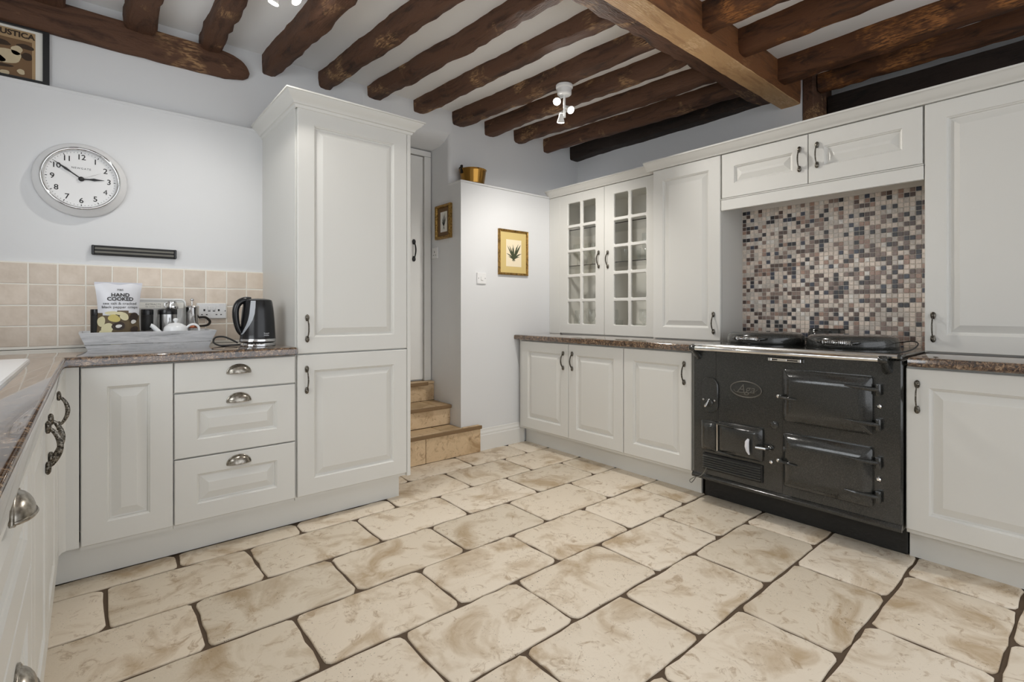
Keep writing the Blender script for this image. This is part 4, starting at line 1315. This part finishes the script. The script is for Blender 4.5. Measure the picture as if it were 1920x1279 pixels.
# ------------------------------------------------------------------ brass pan on the partition
bp = thing('brass_pan', 'round brass preserving pan with iron handle on top of the partition', 'pan', (2.335, 3.262, 2.0925))
MB().lathe([(0.085, 0.0), (0.092, 0.004), (0.106, 0.100), (0.110, 0.110), (0.112, 0.113), (0.108, 0.115), (0.104, 0.112), (0.100, 0.098), (0.086, 0.010), (0.01, 0.008)], 48).build('bowl', 'brass', bp, smooth=50)
for s in (-1, 1):
    MB().box(s * 0.106 - 0.008, s * 0.106 + 0.008, -0.010, 0.010, 0.075, 0.140, 0.003).build('ear', 'dark_iron', bp)
MB().tube([(0.110 * math.cos(PI * k / 20), 0.100 * math.sin(PI * k / 20) * 0.95, 0.125 + 0.0 * k - 0.004 * math.sin(PI * k / 20)) for k in range(21)], 0.0045, 8).build('bail_handle', 'dark_iron', bp, smooth=60)

# ------------------------------------------------------------------ tray and what stands in it
TZ = ZL
tr = thing('serving_tray', 'white-washed wooden tray with flared sides on the left worktop', 'tray', (0, 0, TZ))
def flared(z0, z1, o0, o1, name, faces):
    bx0, bx1, by0, by1 = -0.003, 0.478, 3.002, 3.232
    t = 0.011
    if faces == 'front': L = [[(bx0 - o, by0 - o, z), (bx1 + o, by0 - o, z), (bx1 + o - t, by0 - o + t, z), (bx0 - o + t, by0 - o + t, z)] for o, z in ((o0, z0), (o1, z1))]
    if faces == 'back': L = [[(bx0 - o, by1 + o, z), (bx1 + o, by1 + o, z), (bx1 + o - t, by1 + o - t, z), (bx0 - o + t, by1 + o - t, z)] for o, z in ((o0, z0), (o1, z1))]
    if faces == 'left': L = [[(bx0 - o, by0 - o, z), (bx0 - o, by1 + o, z), (bx0 - o + t, by1 + o - t, z), (bx0 - o + t, by0 - o + t, z)] for o, z in ((o0, z0), (o1, z1))]
    if faces == 'right': L = [[(bx1 + o, by0 - o, z), (bx1 + o, by1 + o, z), (bx1 + o - t, by1 + o - t, z), (bx1 + o - t, by0 - o + t, z)] for o, z in ((o0, z0), (o1, z1))]
    MB().loft(L).build(name, 'washed_wood', tr)
for fc in ('front', 'back', 'left', 'right'):
    flared(0.0, 0.024, 0.0, 0.009, 'slat', fc)
    flared(0.026, 0.082, 0.010, 0.031, 'slat', fc)
MB().box(0.006, 0.470, 3.01, 3.225, 0.002, 0.010).build('base', 'washed_wood', tr)
TB = TZ + 0.011

# crisp bag
bag = thing('crisp_bag', 'white-topped bag of hand cooked crisps standing in the tray', 'crisp bag', (0.112, 3.060, TB), 0.03)
BW, BH = 0.182, 0.298
def bsurf(x, z, k=1.0):
    t = max(0.0, min(1.0, z / BH)); hw = BW / 2 * (0.86 + 0.14 * abs(2 * t - 1) ** 2)
    s = min(1.0, abs(x) / hw)
    depth = 0.040 * (math.sin(PI * min(1, max(0, t * 0.97 + .015))) ** 0.55) * (1 - s ** 2.4)
    return -0.006 - k * depth
def bag_grid(sign):
    nx, nz = 18, 26; V = []; F = []
    rr = random.Random(3)
    for j in range(nz + 1):
        t = j / nz; hw = BW / 2 * (0.86 + 0.14 * abs(2 * t - 1) ** 2)
        for i in range(nx + 1):
            x = -hw + 2 * hw * i / nx
            z = BH * t - (0.004 * math.cos(6 * x / hw) if j == nz else 0)
            d_ = bsurf(x, z) + 0.006
            wr = 0.0018 * math.sin(38 * x + 11 * z) * (1 if 0 < i < nx and 0 < j < nz else 0)
            V.append((x, sign * (-(d_)) - 0.0 + (wr if sign < 0 else 0), z))
    for j in range(nz):
        for i in range(nx):
            a = j * (nx + 1) + i; F.append((a, a + 1, a + nx + 2, a + nx + 1))
    return V, F
# front in two printed zones
V, F = bag_grid(-1)
V = [(x, y - 0.0005, z) for x, y, z in V]
zsplit = 0.163
m1 = MB(); m1.v = V; m1.f = F
m1.m = [0 if sum(V[i][2] for i in f) / 4 > zsplit + 0.010 * math.sin(sum(V[i][0] for i in f) * 14 + 1) else 1 for f in F]
V2, F2 = bag_grid(1); o_ = len(m1.v); m1.v = m1.v + V2; m1.f = m1.f + [[i + o_ for i in f] for f in F2]; m1.m = m1.m + [0] * len(F2)
m1.build('pouch', ['print_white', 'crisp_brown'], bag, smooth=60)
fs_ = lambda x, z: -abs(bsurf(x, z) + 0.006) - 0.0035
def print_blobs(name, mat, lst, lift=0.0):
    for cx, cz, rx, rz, s in lst:
        mb = MB()
        rr = random.Random(s); ph = [rr.uniform(0, 6.28) for _ in range(2)]; n = 20
        pts = [(cx, fs_(cx, cz) - lift, cz)]
        for k in range(n):
            a = 2 * PI * k / n; q = 1 + .10 * math.sin(2 * a + ph[0]) + .05 * math.sin(3 * a + ph[1])
            x, z = cx + rx * q * math.cos(a), cz + rz * q * math.sin(a)
            pts.append((x, fs_(x, z) - lift, z))
        mb.add(pts, [(0, 1 + k, 1 + (k + 1) % n) for k in range(n)])
        mb.build(name, mat, bag, smooth=60)
print_blobs('printed_crisp', 'crisp_pale', [(-0.066, 0.120, .013, .026, 1), (-0.045, 0.085, .022, .028, 2), (-0.036, 0.055, .020, .018, 3), (-0.062, 0.062, .012, .02, 4), (0.018, 0.142, .018, .016, 5), (-0.030, 0.160, .026, .008, 6), (-0.012, 0.018, .024, .012, 7), (0.004, 0.158, .02, .008, 9)])
print_blobs('printed_yellow_crisp', 'crisp_yellow', [(-0.020, 0.135, .022, .018, 11), (0.030, 0.050, .022, .016, 12), (-0.004, 0.030, .020, .012, 13), (0.050, 0.030, .016, .010, 14), (0.006, 0.045, .012, .008, 15)], 0.0003)
print_blobs('printed_bowl', 'pepper', [(-0.004, 0.098, .023, .021, 21), (0.056, 0.138, .018, .024, 22), (0.058, 0.080, .016, .016, 23), (-0.058, 0.030, .016, .010, 24)], 0.0006)
print_blobs('printed_salt', 'salt', [(-0.003, 0.098, .012, .008, 31), (0.054, 0.118, .010, .010, 32), (0.060, 0.046, .020, .017, 33)], 0.0009)
lettering('bag_lettering', [('M&S', 0.013, 0.004, 0.270, {}), ('HAND', 0.0235, 0.004, 0.245, dict(spacing=1.05, bold=0.0006)), ('COOKED', 0.0235, 0.004, 0.226, dict(bold=0.0006)),
                            ('sea salt & cracked', 0.0175, 0.003, 0.205, {}), ('black pepper crisps', 0.0175, 0.003, 0.188, {})], 'ink', bag, lambda x, z: fs_(x, z) - 0.0008)
lettering('bag_net_weight', [('CRISPS 150g', 0.010, 0.018, 0.013, {})], 'salt', bag, lambda x, z: fs_(x, z) - 0.0014)
MB().box(-BW / 2, BW / 2, -0.0015, 0.0015, BH - 0.004, BH + 0.008).build('seal', 'foil_edge', bag)

# canisters
def canister(label, loc, r, h, lid, mat='steel'):
    c_ = thing('canister', label, 'canister', loc)
    MB().lathe([(r * .97, 0), (r, 0.003), (r, h - lid), (r * .98, h - lid)], 28).build('body', mat, c_, smooth=40)
    MB().lathe([(r * 1.02, h - lid), (r * 1.03, h - lid + .003), (r * 1.03, h - .004), (r * .98, h), (0.002, h)], 28).build('lid', 'black_plastic', c_, smooth=40)
    return c_
canister('slim dark canister with black lid at the left end of the tray', (0.030, 3.170, TB), 0.022, 0.178, 0.030, 'black_matt')
canister('dark canister with black lid just right of the crisp bag', (0.228, 3.140, TB), 0.026, 0.178, 0.028, 'black_matt')
canister('wide steel canister with black lid behind the teapot', (0.316, 3.160, TB), 0.041, 0.178, 0.026)
# white caddy standing behind with sachets
cd = thing('tea_caddy', 'white open-fronted tea caddy behind the canisters in the tray', 'caddy', (0.140, 3.222, TB))
w_, h_ = 0.262, 0.235
arch = rrect(0, w_, 0, h_, 0.022, 5); arch2 = rrect(0.006, w_ - .006, 0.006, h_ - .008, 0.018, 5)
MB().loft([[(x, y, z) for x, z in l] for l, y in ((arch, 0.0), (arch, -0.018), (arch2, -0.018), (arch2, -0.004))], cap0=True, cap1=True).build('box', 'gloss_white', cd, smooth=30)
MB().box(0.128, 0.136, -0.017, -0.004, 0.006, 0.17).build('divider', 'gloss_white', cd)
sc = thing('sachet_box', 'white printed sachet carton lying in the tea caddy behind the bag', 'carton', (0.185, 3.192, TB + 0.183))
MB().box(0, 0.205, -0.001, 0.008, 0.0, 0.030, 0.001).build('carton', 'paper', sc)
lettering('carton_lettering', [('EXTRACTS', 0.013, 0.072, 0.020, dict(spacing=1.05)), ('TEA  COFFEE  SUGAR', 0.007, 0.072, 0.008, {})], 'ink_soft', sc, lambda x, z: -0.0014)
MB().box(0.128, 0.160, -0.0016, -0.001, 0.006, 0.028).build('printed_panel', 'ink_soft', sc)
for x in (0.190, 0.345): pass
# teapot
tp = thing('teapot', 'small white china teapot at the front of the tray', 'teapot', (0.340, 3.062, TB))
MB().lathe([(0.040, 0), (0.044, 0.003), (0.052, 0.025), (0.055, 0.055), (0.050, 0.085), (0.046, 0.092), (0.044, 0.094), (0.040, 0.096), (0.030, 0.104), (0.014, 0.109), (0.006, 0.111), (0.006, 0.114), (0.011, 0.119), (0.012, 0.125), (0.008, 0.132), (0.001, 0.134)], 36).build('pot', 'white_ceramic', tp, smooth=50)
MB().tube([(-0.040, 0, 0.035), (-0.062, 0, 0.050), (-0.080, 0, 0.075), (-0.096, 0, 0.094), (-0.104, 0, 0.098)], [0.020, 0.016, 0.012, 0.010, 0.010], 14, sm=5).build('spout', 'white_ceramic', tp, smooth=60)
MB().tube([(0.046, 0, 0.082), (0.064, 0, 0.098), (0.088, 0, 0.098), (0.102, 0, 0.080), (0.098, 0, 0.052), (0.078, 0, 0.034), (0.050, 0, 0.028)], 0.006, 10, squash=1.3, sm=5).build('handle', 'white_ceramic', tp, smooth=60)
# milk jug (steel) behind
mj = thing('milk_jug', 'small shiny steel milk jug behind the teapot lid', 'jug', (0.375, 3.218, TB + 0.1785))
MB().lathe([(0.024, 0), (0.027, 0.003), (0.026, 0.020), (0.020, 0.032), (0.022, 0.040), (0.020, 0.040), (0.018, 0.032)], 24).build('cup', 'chrome', mj, smooth=50)
MB().tube([(-0.022, 0, 0.036), (-0.033, 0, 0.030), (-0.032, 0, 0.014), (-0.025, 0, 0.008)], 0.003, 8).build('handle', 'chrome', mj, smooth=60)
mj.location = (0.375, 3.150, TB + 0.1785 + 0.0)
mj.location = (0.336, 3.160, TB + 0.1785)
# cafetiere
cf = thing('cafetiere', 'steel and glass cafetiere at the right end of the tray', 'cafetiere', (0.427, 3.180, TB))
MB().lathe([(0.030, 0), (0.032, 0.004), (0.032, 0.185), (0.034, 0.190), (0.030, 0.197), (0.012, 0.202), (0.004, 0.203)], 28).build('beaker', 'chrome', cf, smooth=40)
MB().lathe([(0.0325, 0.028), (0.0338, 0.030), (0.0338, 0.042), (0.0325, 0.044)], 28, cap0=False, cap1=False).lathe([(0.0325, 0.078), (0.0338, 0.080), (0.0338, 0.090), (0.0325, 0.092)], 28, cap0=False, cap1=False).build('band', 'copper', cf, smooth=40)
MB().tube([(0.030, -0.01, 0.135), (0.060, -0.012, 0.135), (0.080, -0.014, 0.115), (0.076, -0.014, 0.098), (0.060, -0.012, 0.090), (0.032, -0.010, 0.088)], [0.006, 0.006, 0.0065, 0.0065, 0.006, 0.005], 10, sm=5).build('handle', 'dark_iron', cf, smooth=60)
MB().tube([(0, 0, 0.20), (0, 0, 0.222)], 0.003, 8).lathe([(0.002, 0.222), (0.009, 0.226), (0.009, 0.234), (0.002, 0.238)], 14).build('plunger', 'chrome', cf, smooth=60)
# black sachet lying at the front of the tray
mb = MB().box(-0.04, 0.04, -0.012, 0.012, 0, 0.012, 0.005)
o = mb.build('coffee_stick', 'black_plastic', None, (0.205, 3.040, TB + 0.062), 0.15)
tag(o, 'flat black packet lying against the foot of the crisp bag', 'packet')
o.rotation_euler = (0.2, -0.15, 0.1)

# ------------------------------------------------------------------ kettle
kt = thing('kettle', 'black cordless kettle with grey water gauge strip on a round base', 'kettle', (0.672, 2.842, ZL))
MB().lathe([(0.080, 0), (0.085, 0.003), (0.086, 0.012), (0.082, 0.017)], 40).build('power_base', 'chrome', kt, smooth=40)
KP = [(0.078, 0.019), (0.084, 0.022), (0.0845, 0.036), (0.0835, 0.038), (0.082, 0.06), (0.079, 0.12), (0.074, 0.18), (0.068, 0.225), (0.064, 0.236), (0.055, 0.240), (0.03, 0.244), (0.002, 0.245)]
kb = MB().lathe(KP, 48).build('body', 'black_plastic', kt, smooth=45)
MB().lathe([(0.0848, 0.024), (0.0856, 0.026), (0.0856, 0.036), (0.0848, 0.038)], 48, cap0=False, cap1=False).build('chrome_band', 'chrome', kb, smooth=40)
def krad(z):
    for (r0, z0), (r1, z1) in zip(KP[3:], KP[4:]):
        if z0 <= z <= z1: return r0 + (r1 - r0) * (z - z0) / (z1 - z0)
    return KP[3][0]
# handle towards -X, grey V strip wrapping from the top down to the handle foot
hd = [(-0.035, 0, 0.236), (-0.062, 0, 0.236), (-0.088, 0, 0.222), (-0.102, 0, 0.192), (-0.103, 0, 0.150), (-0.097, 0, 0.110), (-0.088, 0, 0.082), (-0.076, 0, 0.064)]
MB().tube(hd, [0.016, 0.016, 0.016, 0.0155, 0.015, 0.014, 0.013, 0.012], 14, squash=1.15, sm=5).build('handle', 'black_plastic', kt, smooth=60)
def kstrip(pts, name, mat):
    mb = MB(); L = []
    for a, z, w in pts:
        r = krad(z) + 0.0014
        L.append([(r * math.cos(math.radians(a + s * w)), r * math.sin(math.radians(a + s * w)), z) for s in (-1, 0, 1)])
    mb.loft(L, close=False, cap0=False, cap1=False).build(name, mat, kb, smooth=60)
kstrip([(238, 0.232, 10), (238, 0.20, 10), (236, 0.165, 9.5), (231, 0.135, 8.5), (223, 0.110, 7), (213, 0.088, 6), (203, 0.070, 5), (195, 0.062, 5)], 'water_gauge', 'grey_strip')
kstrip([(195, 0.066, 6), (188, 0.062, 5), (180, 0.060, 5), (170, 0.064, 4), (160, 0.078, 3), (155, 0.095, 2)], 'gauge_foot', 'grey_strip')
L = MB()
vs_, fs = text_geo('Russell\nHobbs', 0.010)
L.add([((krad(0.055) + 0.0012) * math.cos(math.radians(285) + x / 0.084), (krad(0.055) + 0.0012) * math.sin(math.radians(285) + x / 0.084), 0.062 + z) for x, z, _ in vs_], fs)
me = bpy.data.meshes.new('maker_mark'); me.from_pydata(L.v, [], L.f); me.materials.append(MATS['print_white']); link('maker_mark', me, kb)
MB().tube([(-0.078, 0.02, 0.008), (-0.11, 0.05, 0.006), (-0.16, 0.075, 0.005), (-0.185, 0.095, 0.022), (-0.175, 0.10, 0.045), (-0.14, 0.085, 0.048), (-0.105, 0.055, 0.030), (-0.088, 0.035, 0.018)], 0.0042, 8, sm=5).build('power_cord', 'cord_black', kt, smooth=60)
